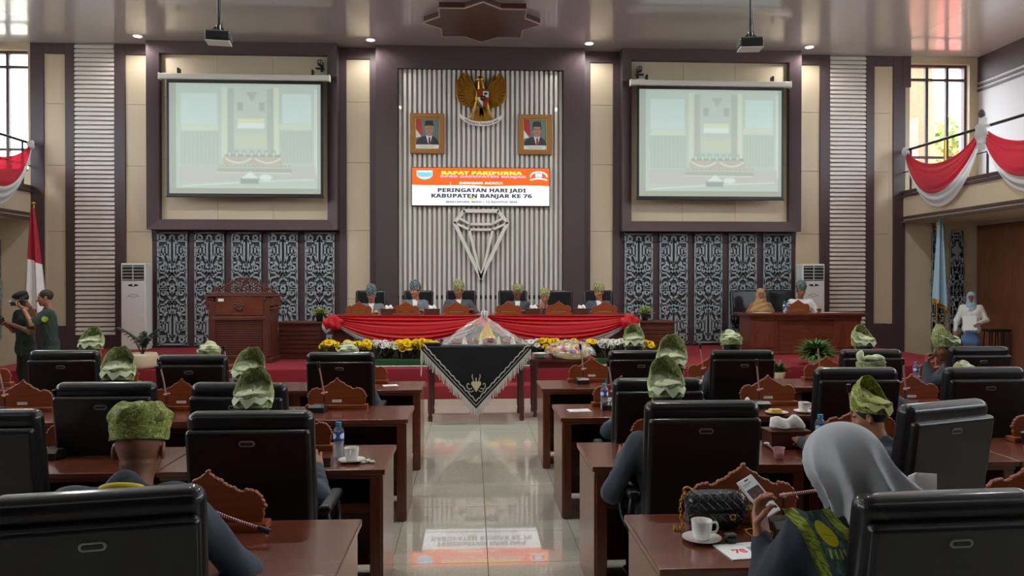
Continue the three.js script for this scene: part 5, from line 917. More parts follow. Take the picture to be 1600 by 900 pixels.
{
  const r = person('woman in a grey headscarf and green-yellow batik stole, looking at her phone', [1.235, 0, -2.4], 0.12, { lean: 0.1, cell: 0.011, sw: 0.17, hair: false, cloth: std(0x2e3742, 0.85, { bumpMap: clothBump, bumpScale: 0.0006 }), L: { e: [-0.3, 0.73, -0.03], h: [-0.235, 0.88, -0.17] }, R: { e: [0.29, 0.68, 0], h: [0.12, 0.72, -0.26] }, hands: { l: 'hold', r: 'rest', lo: { dir: [0.12, 0.85, -0.45], palmUp: [-0.5, -0.25, -0.75] } }, head: { nod: -0.35, turn: 0.3 }, skin: SKIN[1] });
  const { p, k, B } = r, H = k.head, S = k.sh;
  const f = (x, y, z) => {
    const dx = x - H[0], dy = y - H[1], dz = z - H[2], a = Math.atan2(dx - 0.02, dz);
    let d = ell(x, y, z, H[0] - 0.005, H[1] + 0.02, H[2] + 0.02, 0.12, 0.112, 0.13);
    const t = clamp(-dy / 0.3, 0, 1); const cx = H[0] + 0.02 + 0.2 * t, cz = H[2] + 0.03 + 0.05 * t;
    const cape = Math.hypot((x - cx) / (1 + 0.35 * t), z - cz) - (0.112 + 0.085 * t) + Math.max(0, dy - 0.0) * 1.4 + Math.max(0, S[1] - 0.12 - y) * 2;
    d = smin(d, cape, 0.06);
    d += (dx > 0.0 ? 0.055 : 0.035) * (Math.abs(Math.sin(a * 5 + dy * 5 + 0.6 * Math.sin(dy * 12))) - 0.6) * clamp((0.1 - dy) * 5, 0, 1) + 0.004 * Math.sin(a * 21 + dy * 20) * clamp((0.02 - dy) * 5, 0, 1);
    return Math.max(d, -ell(x, y, z, H[0] - 0.06, H[1] - 0.03, H[2] - 0.13, 0.06, 0.085, 0.09));
  };
  obj('headscarf', clothUV(nets(f, [H[0] - 0.3, S[1] - 0.2, H[2] - 0.28, H[0] + 0.42, H[1] + 0.18, H[2] + 0.36], 0.0085)), std(0xb2b4b8, 0.85, { bumpMap: clothBump, bumpScale: 0.0004 }), p);
  const sp = (u, v) => { const y = lerp(S[1] + 0.075, 0.62, v), x0 = lerp(-0.225, -0.1, Math.min(1, v * 1.1)), x1 = lerp(-0.075, -0.035, sstep(0, 0.25, v)); return [lerp(x0, x1, u) + 0.0, y - (v < 0.1 ? u * 0.0 : 0), 0.5]; };
  obj('batik_stole', patch(B.jf, sp, [0, 0, -1], 0.006, 18, 40, 0.005), std(0xffffff, 0.75, { map: sashTex, side: THREE.DoubleSide }), p);
  obj('bracelet', turnG(new THREE.TorusGeometry(0.034, 0.004, 8, 24), 1.1, 0.2, 0, k.L.h[0] - 0.004, k.L.h[1] - 0.02, k.L.h[2] + 0.012), M.chrome, p);
  // phone in her left hand
  const ph = thing('phone', 'white phone held up by the woman in the grey headscarf', 'phone', [1.012, 0.99, -2.66], 0.12); ph.rotation.set(-0.72, 0.16, 0.42, 'YXZ');
  obj('case', rbx(0.075, 0.155, 0.009, 0.01, 0, 0, 0), std(0xdcdce0, 0.35), ph);
  const sc = canvas(150, 310, (c, w, h) => { c.fillStyle = '#eef0f2'; c.fillRect(0, 0, w, h); c.fillStyle = '#2a2c30'; c.fillRect(55, 8, 40, 10); c.fillStyle = '#9aa0a6'; c.fillRect(14, 34, 90, 8); c.fillRect(14, 50, 60, 6); c.fillStyle = '#5a4a48'; c.fillRect(10, 80, 130, 120); c.fillStyle = '#8a5a4a'; for (let i = 0; i < 12; i++) c.fillRect(16 + rnd() * 100, 90 + rnd() * 90, 14, 16); c.fillStyle = '#b5bac0'; c.fillRect(14, 214, 120, 6); c.fillRect(14, 228, 90, 6); });
  const g = new THREE.PlaneGeometry(0.068, 0.146); g.translate(0, 0, 0.0052); obj('phone_screen', g, new THREE.MeshStandardMaterial({ color: 0x222222, roughness: 0.2, emissive: 0xffffff, emissiveMap: tex(sc), emissiveIntensity: 0.35 }), ph);
}

// ---------------------------------------------------------------- people on the stage and by the walls
const HG = 'men at the head table';
const tableArms = { R: { e: [0.27, 0.72, -0.08], h: [0.14, 0.8, -0.3] }, L: { e: [-0.27, 0.72, -0.08], h: [-0.14, 0.8, -0.3] }, hands: { r: 'rest', l: 'rest' } };
const greyvest = std(0x767c80, 0.85, { bumpMap: clothBump, bumpScale: 0.0006 }), greycoat = std(0x56525a, 0.85), bluecoat = std(0x4a525e, 0.85);
const batikred = std(0xffffff, 0.8, { map: tex(batik('#5e3436', ['#2c1c1e', '#8e5a52', '#a98a7a', '#3e2426'], 700, 256), 4, 4) });
const stageMan = (l, x, z, ry, o) => person(l, [x, SY, -z], Math.PI + ry, { face: true, cell: 0.016, ...tableArms, ...o });
stageMan('leftmost man at the head table, grey vest, glasses, dark grey headcloth', -1.81, 14.16, 0, { lean: 0.28, head: { nod: -0.12, turn: 0.05 }, cloth: greyvest, shirt: 2, glasses: true, moustache: true, hat: { kind: 'blue', peak: 0.13 }, skin: SKIN[1], scale: 0.95 });
stageMan('second man from the left at the head table, grey jacket, blue-grey headcloth, face turned', -1.03, 14.16, 0, { lean: 0.08, head: { nod: 0, turn: -0.55 }, cloth: greyvest, shirt: 1, moustache: true, hat: { kind: 'blue', peak: 0.11 }, skin: SKIN[1] });
stageMan('broad man third from the left at the head table, dark jacket with two yellow badges', -0.24, 14.2, 0, { lean: 0.08, wide: 1.12, sw: 0.2, L: { e: [-0.36, 0.7, -0.05], h: [-0.27, 0.8, -0.28] }, head: { nod: 0, turn: -0.35 }, cloth: greycoat, shirt: 2, hat: { kind: 'cream', peak: 0.11 }, skin: SKIN[0] });
stageMan('fourth man from the left at the head table, dark suit, cream headcloth, looking down', 0.84, 14.2, 0, { lean: 0.2, head: { nod: -0.35, turn: 0.1 }, cloth: bluecoat, shirt: 1, hat: { kind: 'cream', peak: 0.08, style: 'flat', band: 0.075 }, skin: SKIN[2], scale: 0.98 });
stageMan('man in red-brown batik bent low with a hand at his chin, at the head table', 1.32, 14.12, 0, { lean: 0.5, R: { e: [0.22, 0.8, -0.25], h: [0.06, 0.9, -0.36] }, hands: { r: 'fist', l: 'rest', ro: { dir: [-0.2, 0.9, 0], palmUp: [0, 0, -1] } }, head: { nod: -0.05, turn: 0 }, cloth: batikred, hat: { kind: 'cream', peak: 0.08 }, skin: SKIN[3], scale: 0.95 });
stageMan('rightmost man at the head table, dark suit, green flowered headcloth, face turned', 2.34, 14.16, 0, { lean: 0.12, head: { nod: -0.05, turn: -0.5 }, cloth: bluecoat, shirt: 1, hat: { kind: 'cream', peak: 0.11 }, skin: SKIN[1], scale: 0.98 });
const tan = std(0xb08a5c, 0.8, { bumpMap: clothBump, bumpScale: 0.0006 });
{ const r = person('seated woman in a tan headscarf and brown patterned dress at the stage desk', [5.56, SY, -14.55], Math.PI - 0.3, { face: true, hair: false, lean: 0.12, cell: 0.016, sw: 0.155, ...tableArms, cloth: std(0xffffff, 0.8, { map: tex(batik('#7a5c3c', ['#5a4028', '#a07c50', '#8e6c48'], 500, 256), 4, 4) }), skin: SKIN[3], scale: 0.94, head: { nod: -0.05, turn: 0.1 } }); scarf(r, tan, 1.25); }
person('seated man in a white shirt and dark green headcloth at the stage desk', [6.33, SY, -14.5], Math.PI - 0.3, { face: true, lean: 0.16, cell: 0.016, ...tableArms, L: { e: [-0.33, 0.72, -0.08], h: [-0.3, 0.8, -0.32] }, cloth: std(0xdfe2e6, 0.8, { bumpMap: clothBump, bumpScale: 0.0006 }), top: 'shirt', hat: { kind: 'blue', peak: 0.11 }, skin: SKIN[0], head: { nod: -0.1, turn: 0.2 } });
{
  const blouse = std(0xe3e3de, 0.8, { bumpMap: clothBump, bumpScale: 0.0006 });
  const r = person('standing woman in a white blouse, light blue headscarf and blue skirt, holding papers', [9.74, 0, -14.5], 2.6, { sit: false, skirt: true, face: true, glasses: true, hair: false, lean: 0.02, cell: 0.015, sw: 0.165, R: { e: [0.27, 1.1, 0.0], h: [0.3, 0.87, -0.04] }, L: { e: [-0.28, 1.12, 0.02], h: [-0.12, 1.05, -0.24] }, hands: { r: 'rest', l: 'hold' }, top: 'blouse', cloth: blouse, legs: std(0x5f86b8, 0.8), skin: SKIN[0], scale: 0.9, head: { nod: -0.02, turn: -0.1 } });
  scarf(r, std(0x9db8cc, 0.75), 0.7);
  const pw = r.p.localToWorld(V(0.04, 1.06, -0.3)), pp = thing('paper_sheets', 'white sheets held by the standing woman', 'paper', [pw.x, pw.y, pw.z]); pp.rotation.set(-0.45, -0.5, 0, 'YXZ'); obj('sheet', rbx(0.23, 0.3, 0.004, 0.001), M.paper, pp); obj('sheet', turnG(rbx(0.22, 0.3, 0.003, 0.001), 0, 0, 0.06, 0.004, -0.004, -0.005), M.paper, pp);
}
// two photographers in dark green uniform shirts
function cameraThing(label, pos, ry, rx = 0) {
  const t = thing('photo_camera', label, 'camera', pos, ry); t.rotation.set(rx, ry, 0, 'YXZ');
  obj('body', [rbx(0.14, 0.1, 0.07, 0.015), rbx(0.06, 0.035, 0.06, 0.01, 0, 0.06, 0), rbx(0.03, 0.1, 0.09, 0.012, 0.06, 0, -0.01)], M.plastic, t); obj('lens', [turnG(cyl(0.036, 0.04, 0.11, 0, 0, 0, 20), -Math.PI / 2, 0, 0, 0, 0, -0.03)], M.plastic, t); obj('lens_ring', turnG(cyl(0.042, 0.042, 0.014, 0, 0, 0, 20), -Math.PI / 2, 0, 0, 0, 0, -0.13), M.chrome, t); return t;
}
{
  const uni = std(0x243a34, 0.85, { bumpMap: clothBump, bumpScale: 0.0006 });
  const a = person('photographer in dark green aiming a camera left, yellow patch on his sleeve', [-5.9, 0, -11.1], 2.0, { sit: false, sleeve: 0.8, lean: 0.08, cell: 0.015, top: 'shirt', cloth: uni, face: true, skin: SKIN[3], scale: 0.95, R: { e: [0.25, 1.3, -0.2], h: [0.09, 1.5, -0.3] }, L: { e: [-0.23, 1.24, -0.22], h: [-0.07, 1.46, -0.34] }, hands: { r: 'grip', l: 'grip', ro: { dir: [-0.25, 0.6, -0.7], palmUp: [0.9, 0.1, -0.2] }, lo: { dir: [0.3, 0.4, -0.8], palmUp: [-0.3, -0.9, -0.3] } }, head: { nod: -0.12, turn: 0.0 } });
  obj('sleeve_patch', patch(a.B.jf, (u, v) => { const q = u * 6.283, rad = v * 0.04; return [-0.6, 1.3 + Math.sin(q) * rad * 1.1, -0.06 + Math.cos(q) * rad]; }, [1, 0, 0], 0.003, 16, 3), std(0xa8b23c, 0.8), a.p);
  cameraThing('black camera held to the face of the photographer with the sleeve patch', a.p.localToWorld(V(0.01, 1.53, -0.36)).toArray(), 2.0);
  const b = person('photographer in a dark cap behind, looking down with a camera at his chest', [-6.42, 0, -11.42], 2.5, { sit: false, sleeve: 0.8, lean: 0.06, cell: 0.015, top: 'shirt', cloth: uni, face: true, skin: SKIN[2], scale: 0.93, R: { e: [0.26, 1.12, -0.06], h: [0.13, 1.25, -0.26] }, L: { e: [-0.27, 1.12, -0.06], h: [-0.13, 1.24, -0.26] }, hands: { r: 'grip', l: 'grip' }, head: { nod: -0.35, turn: -0.5 } });
  const f = (x, y, z) => Math.max(ell(x, y, z, 0, 0.075, 0.005, 0.096, 0.055, 0.112), 0.045 + 0.0 - y); const bg = clothUV(nets(f, [-0.12, 0.02, -0.14, 0.12, 0.15, 0.14], 0.008)).applyMatrix4(b.hm); obj('cap', bg, std(0x16181a, 0.85), b.p);
  cameraThing('black camera held at the chest of the photographer in the dark cap', b.p.localToWorld(V(0, 1.29, -0.36)).toArray(), 2.5, -0.2);
}
// ---------------------------------------------------------------- right stage desk
{
  const t = thing('stage_desk', 'wide red-brown wooden desk with raised panels on the right of the stage', 'desk', [6.1, SY, -14.02]);
  obj('desktop', [rbx(2.24, 0.04, 0.75, 0.008, 0, 0.735, 0), rbx(2.18, 0.035, 0.7, 0.008, 0, 0.7, 0)], M.desk, t); obj('carcass', [rbx(2.06, 0.62, 0.56, 0.005, 0, 0.375, -0.02), rbx(2.12, 0.06, 0.62, 0.006, 0, 0.035, 0)], M.desk, t);
  for (const m of [-1, 1]) { obj('pedestal', rbx(0.5, 0.62, 0.05, 0.005, m * 0.78, 0.375, 0.27, 'y'), M.desk, t); obj('raised_panel', rbx(0.36, 0.48, 0.02, 0.008, m * 0.78, 0.36, 0.298, 'y'), M.desk, t); }
  obj('frieze', rbx(2.08, 0.05, 0.05, 0.006, 0, 0.66, 0.285), M.desk, t);
}
// small wares
const blueCap = std(0x2f9fc8, 0.4), bottlePlastic = phy(0xf4fbff, 0.05, { transmission: 0.9, thickness: 0, ior: 1.4 });
const bottleLabel = std(0xffffff, 0.4, { map: tex(canvas(256, 96, (c, w, h) => { c.fillStyle = '#3a6fb8'; c.fillRect(0, 0, w, h); c.fillStyle = '#dfe9f4'; for (let i = 0; i < 3; i++) { c.beginPath(); c.ellipse(40 + i * 90, 46, 26, 30, 0.3, 0, 7); c.fill(); } c.fillStyle = '#2a4c94'; c.fillRect(0, 78, w, 18); c.fillRect(0, 0, w, 8); })) });
function bottle(x, y, z, label, h = 0.2) {
  const t = thing('water_bottle', label, 'bottle', [x, y, z]), s = h / 0.2;
  const ribs = [[0, 0.001], [0.027, 0.001], [0.03, 0.008]]; for (let i = 0; i < 6; i++) ribs.push([0.03, 0.02 + i * 0.013], [0.0285, 0.026 + i * 0.013]); ribs.push([0.03, 0.15], [0.026, 0.165], [0.013, 0.178], [0.013, 0.19]);
  obj('body', lathe(ribs.map(([a, b]) => [a * s, b * s]), 24), bottlePlastic, t); obj('water', lathe([[0, 0.004], [0.0275, 0.004], [0.0275, 0.14], [0, 0.14]].map(([a, b]) => [a * s, b * s]), 20), phy(0xf0f8fc, 0.05, { transmission: 0.9, thickness: 0 }), t);
  const g = new THREE.CylinderGeometry(0.0306 * s, 0.0306 * s, 0.05 * s, 24, 1, true); g.translate(0, 0.125 * s, 0); obj('printed_label', g, bottleLabel, t); obj('cap', cyl(0.0155 * s, 0.0155 * s, 0.02 * s, 0, 0.182 * s, 0, 18), blueCap, t); return t;
}
function cup(x, y, z, label, handle = 0, saucer = true, s = 1) {
  const t = thing('cup', label, 'cup', [x, y, z], handle), o = saucer ? 0.008 : 0;
  obj('body', lathe([[0, 0.004], [0.026, 0.004], [0.029, 0.0], [0.031, 0.006], [0.037, 0.03], [0.0405, 0.07], [0.0405, 0.073], [0.038, 0.072], [0.0345, 0.03], [0.027, 0.012], [0, 0.01]].map(([a, b]) => [a * s, b * s + o]), 32), M.china, t);
  obj('handle', tube([[0.038 * s, 0.06 * s + o, 0], [0.055 * s, 0.063 * s + o, 0], [0.063 * s, 0.045 * s + o, 0], [0.055 * s, 0.027 * s + o, 0], [0.036 * s, 0.025 * s + o, 0]], 0.0048, 20, 8), M.china, t);
  if (saucer) { const q = thing('saucer', 'white saucer under the ' + label.replace(/^white /, ''), 'saucer', [x, y, z]); obj('dish', lathe([[0, 0.001], [0.035, 0.001], [0.05, 0.006], [0.074, 0.014], [0.0745, 0.0165], [0.05, 0.0095], [0.034, 0.006], [0, 0.006]], 36), M.china, q); }
  return t;
}
const DT = 0.7505;
cup(0.885, DT, -2.91, 'white cup and handle beside the black handbag', 0.0); cup(-0.665, DT, -4.29, 'white cup next to the water bottle on the aisle-side desk, left', -1.57);
cup(2.53, DT, -5.73, 'white cup behind the cake plate, third row right', 0.2); cup(1.12, DT, -6.05, 'white cup behind the bottle, third row right', 0.4, false); cup(-1.93, DT, -4.74, 'white cup between the patterned headcloth and the chair, second row left', 1.2);
bottle(-0.755, DT, -4.4, 'clear water bottle with blue cap beside the white cup, left side'); bottle(1.035, DT, -5.95, 'clear water bottle with blue cap on the third-row desk, right side'); bottle(2.09, DT, -4.5, 'water bottle with blue cap before the leaning man'); bottle(4.42, DT, -7.42, 'water bottle before the man in profile, front row right');
bottle(5.78, SY + 0.757, -13.92, 'left one of two bottles on the stage desk', 0.21); bottle(5.87, SY + 0.757, -13.96, 'right one of two bottles on the stage desk', 0.2);
function sheet(x, y, z, w, d, ry, label, draw, cat = 'paper', name = 'paper') {
  const t = thing(name, label, cat, [x, y, z], ry); obj('page', rbx(w, 0.004, d, 0.001, 0, 0.002, 0), M.paper, t);
  if (draw) { const g = new THREE.PlaneGeometry(w * 0.99, d * 0.99); g.rotateX(-Math.PI / 2); g.translate(0, 0.0045, 0); obj('print', g, std(0xffffff, 0.6, { map: tex(canvas(384, Math.round(384 * d / w), draw)) }), t); } return t;
}
const lines = (c, w, h) => { c.fillStyle = '#eceded'; c.fillRect(0, 0, w, h); c.fillStyle = '#9aa2aa'; for (let i = 0; i < 6; i++) c.fillRect(w * 0.2, h * (0.2 + i * 0.11), w * (0.35 + 0.2 * rnd()), h * 0.03); };
sheet(1.03, DT, -2.79, 0.22, 0.16, 0.15, 'white leaflet with a red 76 mark beside the black handbag', (c, w, h) => {
  c.fillStyle = '#eef0f0'; c.fillRect(0, 0, w, h); c.strokeStyle = '#d8364a'; c.lineWidth = 9; c.font = 'bold 84px serif'; c.fillStyle = '#e8eaec'; c.fillText('76', 70, h * 0.62); c.strokeText('76', 70, h * 0.62); c.fillStyle = '#8a949c'; c.fillRect(190, h * 0.3, 60, h * 0.34); c.fillStyle = '#6e7880'; for (let i = 0; i < 4; i++) c.fillRect(265, h * (0.14 + i * 0.05), 90 - i * 12, 5);
}, 'leaflet', 'leaflet');
sheet(0.83, DT, -5.9, 0.17, 0.12, 0.1, 'white printed paper on the third-row desk by the aisle, right', lines); sheet(5.35, SY + 0.757, -13.9, 0.3, 0.2, 0, 'white papers before the woman in the tan headscarf', lines); sheet(6.6, SY + 0.757, -13.85, 0.32, 0.2, 0.1, 'white papers before the man in the white shirt', lines);
sheet(-0.78, DT, -7.42, 0.14, 0.1, 0.3, 'white paper before the man in the front row, left of the aisle', lines);
{ const t = thing('folded_card', 'white folded card standing on the desk behind the grey headscarf', 'card', [1.73, DT, -2.9], 0.2); obj('leaf', turnG(rbx(0.075, 0.25, 0.004, 0.001, 0, 0.125, 0), 0, 0.5, 0, -0.02, 0, 0), M.paper, t); obj('leaf', turnG(rbx(0.075, 0.25, 0.004, 0.001, 0, 0.125, 0), 0, -0.5, 0, 0.046, 0, 0), M.paper, t); }
{ const t = thing('plastic_cup', 'clear pink plastic cup with a spoon on the second-row desk', 'cup', [1.73, DT, -4.24]); obj('body', lathe([[0, 0.002], [0.024, 0.002], [0.033, 0.062], [0.035, 0.064], [0.032, 0.062], [0.023, 0.004], [0, 0.004]], 24), phy(0xf6dfe4, 0.1, { transmission: 0.7, thickness: 0 }), t); obj('dessert', cyl(0.022, 0.027, 0.03, 0, 0.005, 0), std(0xd98f9a, 0.4), t); obj('spoon', [rod([0.0, 0.02, 0], [-0.07, 0.085, 0.02], 0.004, 0.005), sph(0.016, -0.08, 0.093, 0.023, 1, 0.4, 0.8)], M.paper, t); }
{ const t = thing('plate', 'white plate of yellow cake beside the cup, third row right', 'plate', [2.3, DT, -5.68]); obj('dish', lathe([[0, 0.002], [0.05, 0.002], [0.085, 0.014], [0.086, 0.017], [0.05, 0.007], [0, 0.007]], 32), M.china, t); obj('cake', rbx(0.09, 0.03, 0.06, 0.01, -0.01, 0.024, 0), std(0xd8b25a, 0.8), t); }
{ const t = thing('tissue_wad', 'crumpled white tissue upright beside the microphone, third row right', 'tissue', [2.14, DT, -5.86]); const f = (x, y, z) => Math.min(ell(x, y, z, 0, 0.05, 0, 0.026, 0.05, 0.024), ell(x, y, z, -0.05, 0.018, 0, 0.04, 0.02, 0.03)) + 0.006 * Math.sin(x * 130 + y * 70) * Math.sin(z * 110); obj('tissue', nets(f, [-0.11, -0.002, -0.05, 0.06, 0.12, 0.05], 0.006), M.tissue, t); }
{ const t = thing('tissue_wad', 'white tissue on the front-row desk before the second man, right', 'tissue', [2.2, DT, -7.2]); const f = (x, y, z) => ell(x, y, z, 0, 0.03, 0, 0.07, 0.035, 0.04) + 0.006 * Math.sin(x * 110 + y * 70) * Math.sin(z * 110); obj('tissue', nets(f, [-0.09, -0.002, -0.06, 0.09, 0.08, 0.06], 0.007), M.tissue, t); }
{ const t = thing('phone', 'dark phone lying by the sleeve on the second-row desk, left', 'phone', [-0.81, DT, -4.26], 0.15); obj('case', rbx(0.075, 0.012, 0.15, 0.005, 0, 0.006, 0), M.plastic, t); obj('glass', rbx(0.07, 0.001, 0.144, 0.0004, 0, 0.0126, 0), phy(0x1a1214, 0.08), t); }
{ const t = thing('sweet_wrappers', 'crumpled white wrappers on the saucer edge beside the cup, left side', 'wrapper', [-0.575, DT, -4.27]); for (const [x, z, s] of [[0, 0, 1], [0.03, 0.02, 0.8], [-0.02, 0.028, 0.7]]) { const f = (a, b, c) => ell(a, b, c, 0, 0.01, 0, 0.02, 0.01, 0.013) + 0.004 * Math.sin(a * 260) * Math.sin(c * 220); const g = nets(f, [-0.03, -0.001, -0.03, 0.03, 0.03, 0.03], 0.003); g.scale(s, s, s); g.translate(x, 0.0, z); obj('wrapper', g, M.petal, t); } }
{ const t = thing('jewel_box', 'small black box on the white leaflet', 'box', [0.985, DT + 0.006, -2.87], 0.15); obj('base', rbx(0.04, 0.022, 0.032, 0.004, 0, 0.011, 0), M.plastic, t); obj('lid', rbx(0.041, 0.01, 0.033, 0.004, 0, 0.029, 0), M.plastic, t); }
{ const t = thing('folded_glasses', 'thin wire glasses lying by the leaflet', 'glasses', [1.12, DT, -2.9], 0.3); const q = []; for (const m of [-1, 1]) { const r = new THREE.TorusGeometry(0.02, 0.0015, 6, 20); r.scale(1.1, 0.85, 1); r.translate(m * 0.026, 0.02, 0); q.push(r); } obj('rims', q, M.gold, t); for (const m of [-1, 1]) obj('temple', tube([[m * 0.05, 0.024, 0], [m * 0.04, 0.03, -0.05], [m * -0.04, 0.03, -0.06]], 0.0013, 14, 6), M.gold, t); }
// quilted handbag with a chain
{
  const t = thing('handbag', 'black quilted handbag with a gold chain before the carved board', 'handbag', [0.985, DT, -3.06], 0.06);
  const G = new RoundedBoxGeometry(0.245, 0.15, 0.1, 10, 0.045), p = G.attributes.position; G.translate(0, 0.077, 0);
  const quilt = noiseTex(128, 128, (x, y) => { const a = Math.abs(((x + y) / 64) % 1 - 0.5) * 2, b = Math.abs(((x - y + 128) / 64) % 1 - 0.5) * 2; return 1 - Math.pow(Math.max(a, b), 6); }, 14, 14);
  obj('body', metreUV(G), phy(0x0e0f12, 0.36, { bumpMap: quilt, bumpScale: 0.003, clearcoat: 0.25 }), t); obj('flap', (() => { const g = new RoundedBoxGeometry(0.25, 0.1, 0.112, 8, 0.045); g.translate(0, 0.104, 0.002); return metreUV(g); })(), phy(0x0e0f12, 0.36, { bumpMap: quilt, bumpScale: 0.003, clearcoat: 0.25 }), t);
  obj('clasp', turnG(new THREE.TorusGeometry(0.011, 0.004, 8, 18), 0, 0, 0, 0.05, 0.06, 0.06), M.gold, t);
  for (const [x, pts] of [[-1, [[-0.125, 0.145, 0], [-0.145, 0.12, 0.01], [-0.15, 0.06, 0.02], [-0.145, 0.012, 0.03], [-0.17, 0.008, 0.0]]], [1, [[0.11, 0.15, 0], [0.14, 0.12, -0.01], [0.146, 0.06, 0.0], [0.15, 0.02, 0.01]]]]) {
    obj('ring', turnG(new THREE.TorusGeometry(0.017, 0.0045, 8, 20), 0, x * 0.6, 0, x * 0.115, 0.152, 0), M.gold, t);
    const cv = new THREE.CatmullRomCurve3(pts.map((q) => V(...q))), L = []; for (let i = 0; i < 16; i++) { const g = new THREE.TorusGeometry(0.0075, 0.0024, 6, 12), q = cv.getPoint(i / 15); g.scale(0.8, 1.2, 1); g.rotateY(i % 2 ? 1.5 : 0.2); g.translate(q.x, q.y, q.z); L.push(g); } obj('chain', L, M.gold, t);
  }
}

// ---------------------------------------------------------------- offering table with the black cloth
const legProfile = [[0, 0], [0.022, 0], [0.026, 0.03], [0.018, 0.06], [0.026, 0.1], [0.024, 0.3], [0.032, 0.6], [0.036, 0.66]];
function table(label, x, z, w, d, h, legMat) {
  const t = thing('table', label, 'table', [x, 0, z]); obj('tabletop', rbx(w, 0.03, d, 0.008, 0, h - 0.015, 0), legMat, t); obj('apron', [rbx(w - 0.1, 0.09, 0.025, 0.004, 0, h - 0.075, d / 2 - 0.05), rbx(w - 0.1, 0.09, 0.025, 0.004, 0, h - 0.075, -d / 2 + 0.05), rbx(0.025, 0.09, d - 0.1, 0.004, w / 2 - 0.05, h - 0.075, 0), rbx(0.025, 0.09, d - 0.1, 0.004, -w / 2 + 0.05, h - 0.075, 0)], legMat, t);
  for (const a of [-1, 1]) for (const b of [-1, 1]) { const g = lathe(legProfile.map(([r, y]) => [r * 1.25, y / 0.66 * (h - 0.03)]), 14); g.translate(a * (w / 2 - 0.06), 0, b * (d / 2 - 0.06)); obj('leg', g, legMat, t); } return t;
}
const redwood = wood([92, 34, 32], [62, 20, 20], 0.3, { clearcoat: 0.3 });
const TH = 0.925;
table('dark red table under the black fringed cloth in the aisle', 0.055, -9.93, 1.27, 0.68, TH, redwood);
{
  const t = thing('fringed_cloth', 'black cloth with white fringe and a diamond motif hanging in a point', 'tablecloth', [0.055, TH + 0.001, -9.93]);
  const black = std(0x0d1016, 0.9, { bumpMap: clothBump, bumpScale: 0.0008, side: THREE.DoubleSide }), wht = std(0xc9c7c0, 0.85, { side: THREE.DoubleSide });
  obj('top_cloth', rbx(1.31, 0.008, 0.72, 0.003, 0, 0.005, 0), black, t);
  const hw = 0.68, drop = 0.74, zf = 0.366, zc = (x, y) => zf + 0.02 * Math.sin(x * 7 + y * 4) * clamp(-y * 2, 0, 1);
  const S = (u, v) => { const x = lerp(-hw, hw, u), ymin = -drop * (1 - Math.abs(u * 2 - 1)) - 0.03, y = 0.008 + v * (ymin - 0.008); return [x, y, zc(x, y)]; };
  const pos = [], uv = [], idx = [], NU = 60, NV = 20;
  for (let j = 0; j <= NV; j++) for (let i = 0; i <= NU; i++) { const q = S(i / NU, j / NV); pos.push(...q); uv.push((q[0] + hw) / (2 * hw), (q[1] + drop) / drop); }
  for (let j = 0; j < NV; j++) for (let i = 0; i < NU; i++) { const a = j * (NU + 1) + i; idx.push(a, a + NU + 1, a + NU + 2, a, a + NU + 2, a + 1); }
  const g = new THREE.BufferGeometry(); g.setAttribute('position', new THREE.Float32BufferAttribute(pos, 3)); g.setAttribute('uv', new THREE.Float32BufferAttribute(uv, 2)); g.setIndex(idx); g.computeVertexNormals(); obj('hanging_corner', g, black, t);
  const edge = (u, off) => { const x = lerp(-hw, hw, u), y = -drop * (1 - Math.abs(u * 2 - 1)) + off; return [x, y, zc(x, y) + 0.006]; };
  for (const off of [0.02, 0.075]) { const q = []; for (let i = 0; i <= 60; i++) q.push(edge(0.02 + 0.96 * i / 60, off + 0.012 * (off > 0.05 ? Math.sin(i * 2.3) : 0))); const L = []; for (let i = 0; i < 60; i++) L.push(rod(q[i], q[i + 1], off > 0.05 ? 0.0075 : 0.004, undefined, 6)); obj('braid', L, wht, t); }
  const F = []; for (let i = 0; i <= 130; i++) { const u = i / 130, e = edge(u, -0.02), s = u < 0.5 ? -1 : 1, l = 0.1 + 0.03 * rnd(); F.push(rod(e, [e[0] + 0.012 * rr(-1, 1) - s * -0.004, e[1] - l, e[2] + 0.008 * rr(-1, 1)], 0.0065, 0.0035, 5)); }
  for (let i = 0; i < 14; i++) { const y = -0.02 - i * 0.018; F.push(rod([-hw + 0.0, y, zf - 0.02], [-hw - 0.01 + 0.02 * rnd(), y - 0.1, zf - 0.02], 0.006, 0.003, 5)); } const fr = obj('fringe', F, wht, t); fr.userData.kind = 'stuff';
  const m = [], cy = -0.47, ivory = std(0xc9bd9a, 0.7); m.push((() => { const q = ext([[-0.055, 0.05], [0.055, 0.05], [0.06, 0.02], [0, -0.075], [-0.06, 0.02]], 0.006, 0.002); q.translate(0.0, cy, zf + 0.02); return q; })());
  for (const s of [-1, 1]) { m.push(tube([[s * 0.03, cy + 0.05, zf + 0.024], [s * 0.05, cy + 0.12, zf + 0.024], [s * 0.045, cy + 0.14, zf + 0.024]], 0.006, 10, 6), tube([[s * 0.05, cy - 0.03, zf + 0.024], [s * 0.09, cy - 0.04, zf + 0.024], [s * 0.115, cy - 0.005, zf + 0.024], [s * 0.1, cy + 0.03, zf + 0.024], [s * 0.082, cy + 0.015, zf + 0.024]], 0.006, 20, 6), tube([[s * 0.03, cy - 0.06, zf + 0.024], [s * 0.07, cy - 0.075, zf + 0.024], [s * 0.095, cy - 0.055, zf + 0.024]], 0.005, 12, 6)); }
  m.push(rod([0, cy + 0.05, zf + 0.024], [0, cy + 0.1, zf + 0.024], 0.007)); obj('diamond_motif', m, ivory, t, 'ivory diamond with scrolls');
}
